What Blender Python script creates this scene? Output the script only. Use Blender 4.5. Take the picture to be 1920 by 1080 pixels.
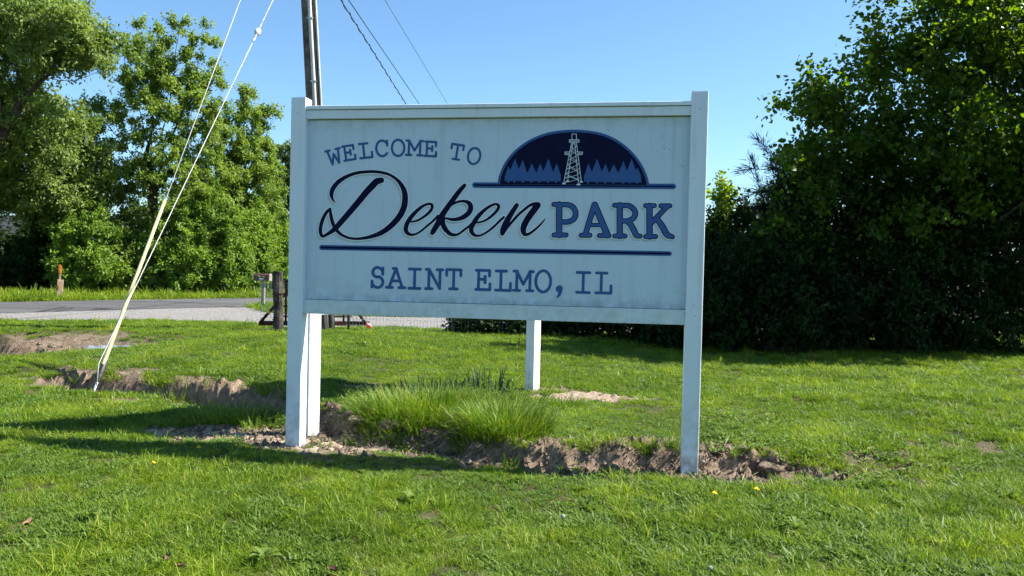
import bpy, math, random
import numpy as np
from mathutils import Vector, Matrix

# ------------------------------------------------------------------ camera, sky, sun, exposure
FOC, PITCH, ROLL, EYE = 1500.0, .0208, .0207, 1.196      # focal length in px of a 1920 px wide frame; radians; metres
SUN_AZ, SUN_EL = math.radians(5.0), math.radians(47.0)   # azimuth from +X towards +Y
sc = bpy.context.scene
COL = sc.collection
for o in list(bpy.data.objects): bpy.data.objects.remove(o)
cam_d = bpy.data.cameras.new('camera'); cam = bpy.data.objects.new('camera', cam_d); COL.objects.link(cam)
cam_d.sensor_width = 36; cam_d.lens = FOC / 1920 * 36; cam_d.clip_start = .05; cam_d.clip_end = 4000
cam.matrix_world = (Matrix.Translation((0, 0, EYE)) @ Matrix.Rotation(math.radians(90) - PITCH, 4, 'X') @ Matrix.Rotation(ROLL, 4, 'Z'))
sc.camera = cam
world = bpy.data.worlds.new('World'); sc.world = world; world.use_nodes = True
wn = world.node_tree.nodes; wl = world.node_tree.links
sky = wn.new('ShaderNodeTexSky'); sky.sky_type = 'NISHITA'; sky.sun_disc = False
sky.sun_elevation = SUN_EL; sky.sun_rotation = math.radians(90) - SUN_AZ
sky.altitude = 150; sky.air_density = 1.0; sky.dust_density = .35; sky.ozone_density = 2.2
wn['Background'].inputs['Strength'].default_value = .065
tn = wn.new('ShaderNodeMix'); tn.data_type = 'RGBA'; tn.blend_type = 'MULTIPLY'; tn.inputs[0].default_value = 1; tn.inputs[7].default_value = (.91, 1.14, 1.25, 1)   # cool white balance of the photograph
wl.new(sky.outputs[0], tn.inputs[6]); wl.new(tn.outputs[2], wn['Background'].inputs[0])
SUN = Vector((math.cos(SUN_AZ) * math.cos(SUN_EL), math.sin(SUN_AZ) * math.cos(SUN_EL), math.sin(SUN_EL)))
sun_d = bpy.data.lights.new('sun', 'SUN'); sun_d.energy = 5.0; sun_d.angle = math.radians(.53); sun_d.color = (1, .955, .87)
sun = bpy.data.objects.new('sun', sun_d); COL.objects.link(sun); sun.rotation_euler = (-SUN).to_track_quat('-Z', 'Y').to_euler()
sc.view_settings.view_transform = 'Standard'; sc.view_settings.look = 'None'
sc.view_settings.exposure = 1.42; sc.view_settings.gamma = 1; sc.view_settings.use_curve_mapping = False
sc.render.engine = 'CYCLES'; sc.cycles.use_denoising = True; sc.cycles.denoising_prefilter = 'NONE'; sc.cycles.use_adaptive_sampling = True; sc.cycles.adaptive_threshold = .02; sc.cycles.adaptive_min_samples = 24
sc.cycles.max_bounces = 4; sc.cycles.diffuse_bounces = 2; sc.cycles.glossy_bounces = 1; sc.cycles.transmission_bounces = 3
sc.cycles.use_light_tree = False; sc.cycles.caustics_reflective = False; sc.cycles.caustics_refractive = False

# ------------------------------------------------------------------ helpers
def at(px, py, depth):
    """point that stands at this distance down the view and shows at this photo position"""
    u, v = (px - 960) / FOC, (py - 540) / FOC
    c, s = math.cos(ROLL), math.sin(ROLL)
    uu, vv = u * c + v * s, -u * s + v * c
    c, s = math.cos(PITCH), math.sin(PITCH)
    Y, Z = c - vv * s, -s - vv * c
    return np.array([uu * depth / Y, depth, EYE + Z * depth / Y])
def vnoise(x, y, seed=0):
    x = np.asarray(x, float); y = np.asarray(y, float)
    xi = np.floor(x).astype(np.int64); yi = np.floor(y).astype(np.int64); fx = x - xi; fy = y - yi
    fx = fx * fx * (3 - 2 * fx); fy = fy * fy * (3 - 2 * fy)
    def h(a, b):
        n = (a * 374761393 + b * 668265263 + seed * 974634777) & 0xffffffff
        n = ((n ^ (n >> 13)) * 1274126177) & 0xffffffff
        return ((n ^ (n >> 16)) & 0xffff) / 32767.5 - 1
    return (h(xi, yi) * (1 - fx) + h(xi + 1, yi) * fx) * (1 - fy) + (h(xi, yi + 1) * (1 - fx) + h(xi + 1, yi + 1) * fx) * fy
def fbm(x, y, seed=0, o=4):
    r = 0
    for i in range(o): r = r + vnoise(np.asarray(x) * 2 ** i, np.asarray(y) * 2 ** i, seed + i * 17) * .5 ** i
    return r
def sstep(a, b, x):
    t = np.clip((np.asarray(x, float) - a) / (b - a), 0, 1); return t * t * (3 - 2 * t)
def tag(o, label=None, cat=None, group=None, kind=None):
    for k, v in (('label', label), ('category', cat), ('group', group), ('kind', kind)):
        if v: o[k] = v
    return o
def empty(name, loc=(0, 0, 0), rz=0):
    o = bpy.data.objects.new(name, None); COL.objects.link(o); o.empty_display_size = .1
    o.location = loc; o.rotation_euler = (0, 0, rz); return o
def mesh_arr(name, V, Fc, smooth=False, attrs=None):
    """mesh from a vertex array and an (m,3)/(m,4) face array"""
    V = np.asarray(V, np.float32); Fc = np.asarray(Fc, np.int32); m = bpy.data.meshes.new(name)
    m.vertices.add(len(V)); m.vertices.foreach_set('co', V.ravel())
    k = Fc.shape[1]; m.loops.add(Fc.size); m.loops.foreach_set('vertex_index', Fc.ravel())
    m.polygons.add(len(Fc)); m.polygons.foreach_set('loop_start', np.arange(0, Fc.size, k, dtype=np.int32))
    m.polygons.foreach_set('use_smooth', np.full(len(Fc), smooth, bool))
    for an, av in (attrs or {}).items():
        a = m.attributes.new(an, 'FLOAT', 'POINT'); a.data.foreach_set('value', np.asarray(av, np.float32).ravel())
    m.update(calc_edges=True); m.validate(); return m
def link(name, me, mat=None, parent=None, loc=None):
    o = bpy.data.objects.new(name, me); COL.objects.link(o)
    if mat is not None and len(me.materials) == 0: me.materials.append(mat)
    if parent is not None: o.parent = parent
    if loc is not None: o.location = loc
    return o
class MB:
    """collects boxes, tubes and strips; build() links them as ONE mesh object"""
    def __init__(s): s.v = []; s.f = []
    def add(s, V, Fc):
        n = len(s.v); s.v += [tuple(map(float, p)) for p in V]; s.f += [tuple(int(i) + n for i in q) for q in Fc]; return s
    def box(s, c, d, M=None, bev=0):
        x, y, z = (k / 2 for k in d); b = bev
        P = []
        if b:
            for sx in (-1, 1):
                for sy in (-1, 1):
                    for sz in (-1, 1):
                        P += [Vector((sx * (x - b), sy * (y - b), sz * z)), Vector((sx * (x - b), sy * y, sz * (z - b))), Vector((sx * x, sy * (y - b), sz * (z - b)))]
            import bmesh
            bm = bmesh.new()
            for p in P: bm.verts.new(p)
            bmesh.ops.convex_hull(bm, input=bm.verts); bm.verts.index_update()
            V = [v.co.copy() for v in bm.verts]; Fc = [[v.index for v in f.verts] for f in bm.faces]; bm.free()
        else:
            V = [Vector((sx * x, sy * y, sz * z)) for sx in (-1, 1) for sy in (-1, 1) for sz in (-1, 1)]
            Fc = [(0, 1, 3, 2), (4, 6, 7, 5), (0, 4, 5, 1), (2, 3, 7, 6), (0, 2, 6, 4), (1, 5, 7, 3)]
        V = [(M @ p if M else p) + Vector(c) for p in V]
        return s.add(V, Fc)
    def tube(s, pts, r, n=8, caps=True):
        P = [Vector(p) for p in pts]; R = r if hasattr(r, '__len__') else [r] * len(P)
        V = []; Fc = []; ref = None
        for i, p in enumerate(P):
            d = (P[min(i + 1, len(P) - 1)] - P[max(i - 1, 0)]).normalized()
            if ref is None: ref = Vector((0, 0, 1)) if abs(d.z) < .9 else Vector((0, 1, 0))
            a = d.cross(ref).normalized(); b = d.cross(a).normalized(); ref = -b if False else ref
            V += [p + (a * math.cos(2 * math.pi * k / n) + b * math.sin(2 * math.pi * k / n)) * R[i] for k in range(n)]
        for i in range(len(P) - 1):
            for k in range(n):
                Fc.append((i * n + k, i * n + (k + 1) % n, (i + 1) * n + (k + 1) % n, (i + 1) * n + k))
        if caps: Fc += [tuple(range(n))[::-1], tuple((len(P) - 1) * n + k for k in range(n))]
        return s.add(V, Fc)
    def mesh(s, name, smooth=False):
        m = bpy.data.meshes.new(name); m.from_pydata(s.v, [], s.f); m.validate(); m.update()
        if smooth:
            for p in m.polygons: p.use_smooth = True
        return m
    def build(s, name, mat, parent=None, smooth=False): return link(name, s.mesh(name, smooth), mat, parent)

# ------------------------------------------------------------------ materials
def newmat(name):
    m = bpy.data.materials.new(name); m.use_nodes = True; nt = m.node_tree
    return m, nt.nodes, nt.links, nt.nodes['Principled BSDF']
def N(nodes, t, **kw):
    n = nodes.new(t)
    for k, v in kw.items():
        if k.startswith('_'): setattr(n, k[1:], v)
        else: n.inputs[k.replace('__', ' ')].default_value = v
    return n
def ramp(nodes, links, src, stops):
    r = nodes.new('ShaderNodeValToRGB'); links.new(src, r.inputs[0])
    while len(r.color_ramp.elements) < len(stops): r.color_ramp.elements.new(.5)
    for e, (p, c) in zip(r.color_ramp.elements, stops): e.position = p; e.color = (*c, 1)
    return r.outputs[0]
def noise(nodes, links, scale, detail=4, rough=.55, coord='pos', dist=0):
    n = N(nodes, 'ShaderNodeTexNoise', Scale=scale, Detail=detail, Roughness=rough, Distortion=dist)
    if coord == 'pos': g = nodes.new('ShaderNodeNewGeometry'); links.new(g.outputs['Position'], n.inputs['Vector'])
    else: g = nodes.new('ShaderNodeTexCoord'); links.new(g.outputs['Object'], n.inputs['Vector'])
    return n.outputs['Fac']
def mixc(nodes, links, fac, a, b, mode='MIX'):
    m = nodes.new('ShaderNodeMix'); m.data_type = 'RGBA'; m.blend_type = mode
    for sock, v in ((m.inputs[0], fac), (m.inputs[6], a), (m.inputs[7], b)):
        if hasattr(v, 'is_output'): links.new(v, sock)
        elif isinstance(v, tuple): sock.default_value = (*v, 1)
        else: sock.default_value = v
    return m.outputs[2]
def bump(nodes, links, bs, h, strength, dist):
    b = N(nodes, 'ShaderNodeBump', Strength=strength, Distance=dist); links.new(h, b.inputs['Height']); links.new(b.outputs[0], bs.inputs['Normal'])
def simple(name, c1, c2, scale=8, rough=.6, spec=.3, bmp=.15, bd=.005, metal=0, coord='pos', lo=.35, hi=.65):
    m, n, l, b = newmat(name); f = noise(n, l, scale, 6, .6, coord)
    l.new(ramp(n, l, f, [(lo, c1), (hi, c2)]), b.inputs['Base Color'])
    b.inputs['Roughness'].default_value = rough; b.inputs['Specular IOR Level'].default_value = spec; b.inputs['Metallic'].default_value = metal
    if bmp: bump(n, l, b, noise(n, l, scale * 5, 5, .6, coord), bmp, bd)
    return m
def leafmat(name, cols, trans=.4, tmul=(1.5, 1.6, .5), spec=.35, rough=.5, patch=.6, amp=.9):
    """leaf or blade: tint attribute 0..1 runs along the colours, patches vary it in space"""
    m, n, l, b = newmat(name); a = n.new('ShaderNodeAttribute'); a.attribute_name = 'tint'
    pn = noise(n, l, patch, 3, .5)
    ad = N(n, 'ShaderNodeMath', _operation='MULTIPLY_ADD'); l.new(pn, ad.inputs[0]); ad.inputs[1].default_value = amp; l.new(a.outputs['Fac'], ad.inputs[2])
    sb = N(n, 'ShaderNodeMath', _operation='SUBTRACT'); l.new(ad.outputs[0], sb.inputs[0]); sb.inputs[1].default_value = amp * .5
    c = ramp(n, l, sb.outputs[0], [(i / (len(cols) - 1), q) for i, q in enumerate(cols)])
    l.new(c, b.inputs['Base Color']); b.inputs['Roughness'].default_value = rough; b.inputs['Specular IOR Level'].default_value = spec
    t = n.new('ShaderNodeBsdfTranslucent'); l.new(mixc(n, l, 1., c, tmul, 'MULTIPLY'), t.inputs['Color'])
    mx = n.new('ShaderNodeMixShader'); mx.inputs[0].default_value = trans; l.new(b.outputs[0], mx.inputs[1]); l.new(t.outputs[0], mx.inputs[2])
    l.new(mx.outputs[0], n['Material Output'].inputs['Surface']); return m
def white_paint(name, base, dirty, zlo=None, speck=.0):
    """white vinyl with grime streaks, mildew blotches and specks"""
    m, n, l, b = newmat(name)
    c = ramp(n, l, noise(n, l, 2.2, 5, .6), [(.3, tuple(k * .93 for k in base)), (.7, base)])
    st = N(n, 'ShaderNodeTexNoise', Scale=1, Detail=5, Roughness=.65); g = n.new('ShaderNodeNewGeometry'); mp = N(n, 'ShaderNodeMapping'); mp.inputs['Scale'].default_value = (26, 26, 1.3)
    l.new(g.outputs['Position'], mp.inputs[0]); l.new(mp.outputs[0], st.inputs['Vector'])
    c = mixc(n, l, ramp(n, l, st.outputs['Fac'], [(.54, (0, 0, 0)), (.8, (.3, .3, .3))]), c, dirty)
    if zlo is not None:
        sx = n.new('ShaderNodeSeparateXYZ'); l.new(g.outputs['Position'], sx.inputs[0])
        for z0, z1, amt in zlo:
            mr = N(n, 'ShaderNodeMapRange'); l.new(sx.outputs['Z'], mr.inputs[0]); mr.inputs[1].default_value = z0; mr.inputs[2].default_value = z1; mr.inputs[3].default_value = 1; mr.inputs[4].default_value = 0
            mu = N(n, 'ShaderNodeMath', _operation='MULTIPLY'); l.new(mr.outputs[0], mu.inputs[0]); l.new(ramp(n, l, noise(n, l, 14, 6, .7), [(.4, (0, 0, 0)), (.72, (amt, amt, amt))]), mu.inputs[1])
            c = mixc(n, l, mu.outputs[0], c, dirty)
    if speck:
        v = N(n, 'ShaderNodeTexVoronoi', Scale=42); l.new(g.outputs['Position'], v.inputs['Vector'])
        s1 = ramp(n, l, v.outputs['Distance'], [(.10, (1, 1, 1)), (.16, (0, 0, 0))]); s2 = ramp(n, l, noise(n, l, 5, 3, .5), [(.5 + .12 * (1 - speck), (0, 0, 0)), (.62 + .1 * (1 - speck), (1, 1, 1))])
        c = mixc(n, l, mixc(n, l, 1., s1, s2, 'MULTIPLY'), c, tuple(k * .35 for k in dirty))
    l.new(c, b.inputs['Base Color']); b.inputs['Roughness'].default_value = .5; b.inputs['Specular IOR Level'].default_value = .35
    bump(n, l, b, noise(n, l, 60, 3, .5), .04, .002); return m

M = {}
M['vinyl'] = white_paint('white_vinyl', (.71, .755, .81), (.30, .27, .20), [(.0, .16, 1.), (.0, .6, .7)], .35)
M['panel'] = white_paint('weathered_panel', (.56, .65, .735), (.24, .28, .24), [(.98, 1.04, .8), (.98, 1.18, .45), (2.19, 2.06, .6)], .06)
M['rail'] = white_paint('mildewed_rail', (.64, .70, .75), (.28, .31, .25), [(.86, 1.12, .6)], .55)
M['mildew'] = simple('mildew_line', (.10, .09, .05), (.22, .20, .12), 30, .9, .1)
M['navy'] = simple('navy_print', (.004, .006, .030), (.006, .008, .038), 9, .7, .08, 0)
M['blue'] = simple('blue_print', (.040, .098, .26), (.048, .112, .29), 6, .7, .12, 0)
M['halo'] = simple('pale_print', (.70, .74, .76), (.74, .77, .79), 6, .5, .3, 0)
M['dshadow'] = simple('grey_print', (.38, .45, .46), (.43, .50, .51), 6, .5, .3, 0)
M['derrick'] = simple('pale_blue_print', (.58, .64, .68), (.64, .70, .74), 6, .5, .3, 0)
M['pole'] = simple('weathered_pole_wood', (.07, .055, .045), (.19, .16, .135), 6, .85, .15, .6, .02)
M['conduit'] = simple('grey_conduit', (.42, .42, .41), (.55, .55, .54), 4, .45, .4)
M['galv'] = simple('galvanised_steel', (.42, .44, .46), (.62, .64, .66), 12, .38, .5, .1, .003, .75)
M['dark_steel'] = simple('dark_steel', (.03, .03, .032), (.08, .075, .07), 14, .55, .4, .1, .003, .4)
M['guard'] = simple('yellow_guard_plastic', (.44, .415, .19), (.52, .49, .24), 3, .5, .35)
M['cable'] = simple('guy_strand', (.42, .42, .41), (.50, .50, .49), 3, .6, .3, 0)
M['wire'] = simple('dark_cable', (.012, .014, .016), (.025, .027, .03), 12, .6, .3)
M['rust'] = simple('red_brown_paint', (.035, .014, .011), (.085, .028, .02), 10, .65, .25, .3, .006)
M['oldwood'] = simple('weathered_dark_wood', (.028, .021, .017), (.10, .085, .075), 9, .85, .15, .6, .015)
M['greywood'] = simple('grey_wood', (.17, .145, .12), (.33, .29, .24), 9, .8, .2, .5, .01)
M['tanwood'] = simple('tan_wood', (.26, .18, .115), (.40, .30, .20), 9, .8, .2, .5, .01)
M['yellow'] = simple('yellow_tape', (.55, .36, .03), (.65, .45, .05), 8, .5, .3, 0)
M['red'] = simple('red_reflector', (.55, .03, .03), (.68, .06, .05), 12, .3, .5, 0)
M['orange'] = simple('orange_plastic', (.50, .13, .02), (.58, .16, .03), 8, .5, .3, 0)
M['mailbox'] = simple('brown_mailbox_paint', (.055, .038, .032), (.085, .06, .05), 10, .45, .4)
M['asphalt'] = simple('old_asphalt', (.070, .070, .073), (.118, .118, .121), 1.1, .9, .2, .3, .01)
M['gravel'] = simple('pale_gravel', (.14, .128, .118), (.36, .34, .32), 22, .95, .15, .9, .03)
M['soil'] = simple('dry_soil_clods', (.105, .076, .053), (.265, .208, .15), 11, .95, .1, 1., .03)
M['straw'] = simple('dead_straw', (.34, .27, .15), (.5, .42, .26), 20, .8, .2, 0)
M['deadleaf'] = simple('dry_leaf', (.13, .07, .038), (.25, .16, .09), 30, .8, .2, .2, .002)
M['puff'] = simple('seed_fluff', (.33, .33, .29), (.40, .40, .36), 30, .9, .1, 0)
M['petal'] = simple('yellow_petals', (.75, .50, .02), (.82, .6, .04), 30, .7, .2, 0)
M['bark'] = simple('dark_bark', (.035, .028, .022), (.10, .082, .066), 7, .9, .1, .7, .03)
M['bark2'] = simple('grey_bark', (.07, .06, .05), (.17, .15, .125), 7, .9, .1, .7, .03)
M['shingle'] = simple('dark_shingle_print', (.022, .024, .028), (.042, .045, .05), 5, .9, .15, .5, .01)
M['siding'] = simple('pale_siding', (.30, .33, .35), (.36, .39, .41), 3, .6, .3)
M['glass'] = simple('window_glass', (.02, .025, .03), (.03, .035, .04), 3, .05, .6, 0)
M['trim'] = simple('white_trim', (.7, .7, .69), (.78, .78, .77), 4, .5, .3)
M['grass'] = leafmat('grass_blades', [(0.0603, 0.1072, 0.0093), (0.1177, 0.1981, 0.0121), (0.1886, 0.2761, 0.0185), (0.3319, 0.3573, 0.0602)], .40, (1.3, 1.35, .5), .22, .45, 1.3, 1.6)
M['tallgrass'] = leafmat('tall_grass_blades', [(0.0496, 0.1013, 0.0095), (0.0879, 0.1688, 0.0132), (0.1418, 0.2228, 0.0189), (0.2835, 0.27, 0.0567)], .40, (1.25, 1.35, .6), .3, .45, 3, 1.2)
M['daff'] = leafmat('bluish_strap_leaves', [(.014, .032, .018), (.022, .05, .026), (.03, .068, .032)], .15, (1.2, 1.4, .7), .5, .35, 3)
M['weed'] = leafmat('weed_leaves', [(0.0728, 0.1276, 0.0216), (0.1216, 0.195, 0.0312), (0.1944, 0.27, 0.048)], .4, (1.3, 1.4, .6), .25, .55, 2)
M['maple'] = leafmat('spring_maple_leaves', [(0.0993, 0.1546, 0.029), (0.1828, 0.2666, 0.0469), (0.298, 0.3864, 0.0759)], .46, (1.4, 1.4, .5), .3, .5, .5)
M['leftleaf'] = leafmat('grey_green_leaves', [(0.0874, 0.1334, 0.0338), (0.1546, 0.2236, 0.054), (0.2364, 0.3102, 0.081)], .44, (1.4, 1.4, .5), .3, .5, .5)
M['shrubleaf'] = leafmat('bright_shrub_leaves', [(0.0829, 0.1478, 0.0218), (0.1545, 0.2488, 0.0327), (0.2544, 0.3605, 0.0509)], .46, (1.4, 1.4, .5), .3, .5, .6)
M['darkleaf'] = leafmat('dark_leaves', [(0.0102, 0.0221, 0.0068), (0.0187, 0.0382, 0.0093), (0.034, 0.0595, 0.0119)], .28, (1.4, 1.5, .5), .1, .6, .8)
M['redbud'] = leafmat('heart_leaves', [(0.0253, 0.0465, 0.0061), (0.0421, 0.0738, 0.0086), (0.0799, 0.1162, 0.0135)], .48, (4.0, 4.0, .5), .25, .4, .8)
M['juniper'] = leafmat('juniper_needles', [(.010, .020, .013), (.018, .033, .02), (.03, .048, .026)], .12, (1.3, 1.4, .6), .25, .6, 1.5)
def road_mat():
    m, n, l, b = newmat('worn_asphalt'); g = n.new('ShaderNodeNewGeometry'); mp = N(n, 'ShaderNodeMapping'); mp.inputs['Rotation'].default_value = (0, 0, -math.atan2(.8, .6)); mp.inputs['Scale'].default_value = (.05, 1.1, 1)
    l.new(g.outputs['Position'], mp.inputs[0]); t = N(n, 'ShaderNodeTexNoise', Scale=1, Detail=5, Roughness=.6); l.new(mp.outputs[0], t.inputs['Vector'])
    c = ramp(n, l, t.outputs['Fac'], [(.35, (.045, .045, .048)), (.5, (.072, .072, .075)), (.68, (.11, .108, .107))])
    c = mixc(n, l, ramp(n, l, noise(n, l, 40, 3, .7), [(.35, (0, 0, 0)), (.75, (.5, .5, .5))]), c, (.15, .146, .142))
    v = N(n, 'ShaderNodeTexVoronoi', Scale=.35); v.feature = 'DISTANCE_TO_EDGE'; l.new(g.outputs['Position'], v.inputs['Vector'])
    c = mixc(n, l, ramp(n, l, v.outputs['Distance'], [(.006, (1, 1, 1)), (.014, (0, 0, 0))]), c, (.03, .03, .03))
    l.new(c, b.inputs['Base Color']); b.inputs['Roughness'].default_value = .9; b.inputs['Specular IOR Level'].default_value = .2; bump(n, l, b, noise(n, l, 60, 4, .7), .5, .01); return m
M['asphalt'] = road_mat()
def ground_mat():
    m, n, l, b = newmat('ground_soil_and_turf'); a = n.new('ShaderNodeAttribute'); a.attribute_name = 'dirt'
    turf = ramp(n, l, noise(n, l, 9, 6, .65), [(.3, (.035, .045, .012)), (.55, (.075, .082, .026)), (.75, (.15, .13, .062))])
    d1 = ramp(n, l, noise(n, l, 7, 8, .7), [(.25, (.075, .054, .037)), (.5, (.15, .116, .082)), (.75, (.275, .222, .162))])
    w = n.new('ShaderNodeAttribute'); w.attribute_name = 'sand'
    d2 = ramp(n, l, noise(n, l, 16, 6, .6), [(.3, (.33, .25, .175)), (.7, (.46, .37, .275))])
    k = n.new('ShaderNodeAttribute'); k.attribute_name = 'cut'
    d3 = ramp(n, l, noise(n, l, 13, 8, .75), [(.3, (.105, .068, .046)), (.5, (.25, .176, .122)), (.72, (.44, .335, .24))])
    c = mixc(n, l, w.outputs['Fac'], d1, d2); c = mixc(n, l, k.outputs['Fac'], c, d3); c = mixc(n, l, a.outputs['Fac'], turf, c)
    l.new(c, b.inputs['Base Color']); b.inputs['Roughness'].default_value = .95; b.inputs['Specular IOR Level'].default_value = .12
    bump(n, l, b, noise(n, l, 38, 8, .75), .9, .03); return m
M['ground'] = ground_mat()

# ------------------------------------------------------------------ ground
BX = [-9, -4.8, -4.3, -3.8, -3.4, -2.8, -2.2, -1.75, -1.4, -1.15, -.76, -.46, -.18, .15, .48, .8, 1.1, 1.47, 1.77, 2.0, 3, 9]
BY = [7.9, 7.75, 7.6, 7.42, 7.25, 7.0, 6.65, 6.3, 5.9, 5.55, 5.3, 5.18, 4.97, 4.88, 4.88, 4.91, 4.9, 4.9, 4.85, 4.85, 5.0, 5.6]
def bank_y(x): return np.interp(x, BX, BY) + .05 * vnoise(x * 3.1, x * 0 + .5, 3) + .035 * vnoise(x * 9, x * 0 + 1.5, 4) + .015 * vnoise(x * 26, x * 0 + 2.5, 5)
def ditch(x, y):
    """signed distance (towards the back right) from the cut bank left of the culvert, and how far along it"""
    return (x + 5.4) * .64 + (y - 10.05) * .77, -(x + 5.4) * .77 + (y - 10.05) * .64
def hollow(x, y):
    s, t = ditch(x, y)
    shelf = (1 + .5 * fbm(x * 1.6, y * 1.6, 58, 3)) * sstep(-.1, .2, s) * sstep(2.0, .5, s) * sstep(-.35, .1, t) * sstep(3.6, 1.6, t)          # sloping bare shelf behind the cut
    trench = sstep(.10, -.03, s) * sstep(-1.5, -.7, s) * sstep(-.6, .0, t) * sstep(6, 4, t)
    pit = np.exp(-((x + 5.35) / .38) ** 2 - ((y - 10.35) / .36) ** 2)
    return .22 * shelf, .40 * trench, .36 * pit
def terrain(x, y):
    x = np.asarray(x, float); y = np.asarray(y, float)
    yb = bank_y(x)
    w = np.interp(x, [-7, -4.7, -4.0, -1.8, -1, -.4, .1, 1.1, 1.7, 2.3, 3.2, 6], [1.5, .5, .05, .05, .24, .20, .055, .05, .10, .5, 1.6, 2.5])
    up = np.interp(x, [-9, -4, -2, -1, .9, 1.3, 1.9, 3, 7], [.09, .16, .19, .115, .095, .10, .09, .09, .12])
    t = sstep(0, 1, (y - yb) / w)
    z = up * t
    z = z - .035 * np.exp(-((y - yb + .10) / .13) ** 2) * sstep(-2.4, -1.2, x) * sstep(2.1, 1.4, x)
    z = z - .13 * np.exp(-((y - yb + .05) / .15) ** 2) * (1 + .5 * fbm(x * 2.2, y * 0, 44, 2)) * sstep(-4.6, -4.0, x) * sstep(-1.5, -2.3, x)
    z = z + .055 * sstep(-2.0, -3.6, x) * (1 - t)
    z = z + (.02 * fbm(x * .55, y * .55, 9, 3) + .012 * fbm(x * 2.3, y * 2.3, 21, 3)) * sstep(14.5, 12, y)
    near = np.exp(-((y - yb - .02) / .16) ** 2) * sstep(-4.8, -4.2, x) * sstep(2.2, 1.5, x)
    z = z + near * (.055 * (.5 - np.abs(fbm(x * 7, y * 7, 31, 4))) + .03 * fbm(x * 17, y * 17, 33, 3) + .05 * sstep(-1.6, -2.2, x) * (.5 - np.abs(fbm(x * 11, y * 11, 36, 3))))
    z = z * sstep(14.6, 12.2, y) + .08 * sstep(12.2, 14.6, y)
    sh, tr, pt_ = hollow(x, y); z = z - np.maximum(np.maximum(sh, tr), pt_) * (1 + .2 * fbm(x * 3, y * 3, 51, 4))
    z = z + (sh > .02) * .05 * (.4 - np.abs(fbm(x * 4, y * 4, 57, 3)))
    # clump of soil pushed up behind the culvert mouth, brown mound left of it
    z = z + .10 * .5 * np.exp(-((x + 7.0) / .9) ** 2 - ((y - 9.1) / .4) ** 2)
    return z
def masks(x, y):
    """bare soil and pale sand, 0..1"""
    yb = bank_y(x); n1 = fbm(x * 2.6, y * 2.6, 77, 5); n2 = fbm(x * 7, y * 7, 78, 4)
    lo = np.interp(x, [-5, -4.4, -2.4, -1.6, -.8, .3, 1.0, 1.8, 2.3], [.05, .20, .20, .40, .30, .12, .17, .16, .05])
    hi = np.interp(x, [-5, -4.4, -2.4, -1.4, -.6, .3, 1.2, 1.8, 2.3], [.05, .30, .24, .14, .20, .20, .28, .16, .05])
    d = y - yb
    e = np.maximum(-d / lo - 1 if False else (-d - lo) / .12, (d - hi) / .10)
    bank = 1 - sstep(-.5, .5, e + n1 * 1.1 + n2 * .9)
    bank = bank * sstep(-5.6, -5.0, x + .4 * n1) * sstep(2.4, 1.7, x + .3 * n1)
    def ell(cx, cy, rx, ry, k=.8): return 1 - sstep(.6, 1.25, np.hypot((x - cx) / rx, (y - cy) / ry) + k * n1 * .5 + .25 * n2)
    sand = np.maximum(ell(-1.95, 5.62, .52, .26), ell(-1.2, 5.3, .5, .22))
    bare = np.maximum.reduce([ell(.62, 7.2, .5, .22, 1), ell(2.25, 5.05, .55, .26, 1.8) * .5, ell(.28, 7.5, .3, .2), ell(3.1, 5.6, .4, .15, 1.8) * .5,
                              ell(-.95, 6.9, .3, .25, 1.2) * .8, ell(-4.5, 8.6, .5, .15, 1.6) * .6, ell(-3.7, 7.75, .5, .22, 1.6) * .7, ell(-7.0, 9.2, 1.0, .4, 1.2) * .6, ell(-3.2, 6.8, .6, .12, 1.2) * .8, ell(-1.25, 7.05, .35, .2, 1.0) * .7])
    sh, tr, pt_ = hollow(x, y); hol = sstep(.02, .09, np.maximum(np.maximum(sh, tr), pt_) + .03 * n1)
    gatey = 1 - sstep(.5, 1.2, np.hypot((x + 3.75) / 1.1, (y - 13.6) / .75) + .3 * n1)
    return np.clip(np.maximum.reduce([bank, sand, bare, hol, gatey * .9]), 0, 1), np.clip(sand + .8 * ell(.62, 7.2, .5, .22, 1) + .5 * bank * sstep(.15, .3, n1), 0, 1)
def grade(*segs):
    out = [segs[0][0]]
    for a, b, s in segs: out += list(np.linspace(a, b, max(2, int(round((b - a) / s)) + 1))[1:])
    return np.array(out)
def geo(a, s, g, end):
    o = []; x = a
    while x < end: x += s; s *= g; o.append(x)
    return o
gx = grade((-10, -6.6, .16), (-6.6, -4.9, .06), (-4.9, -2.6, .03), (-2.6, 2.4, .017), (2.4, 2.7, .03), (2.7, 5, .06), (5, 10, .16))
gx = np.array([-v for v in geo(10, .3, 1.25, 900)][::-1] + list(gx) + geo(10, .3, 1.25, 900))
gy = grade((-6, 2.2, .4), (2.2, 4.5, .06), (4.5, 6.1, .016), (6.1, 7.9, .026), (7.9, 8.2, .05), (8.2, 13, .07), (13, 17, .2))
gy = np.array([-v for v in geo(6, .6, 1.35, 900)][::-1] + list(gy) + geo(17, .3, 1.22, 900))
GX, GY = np.meshgrid(gx, gy); GZ = terrain(GX, GY); GD, GS = masks(GX, GY)
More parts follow.
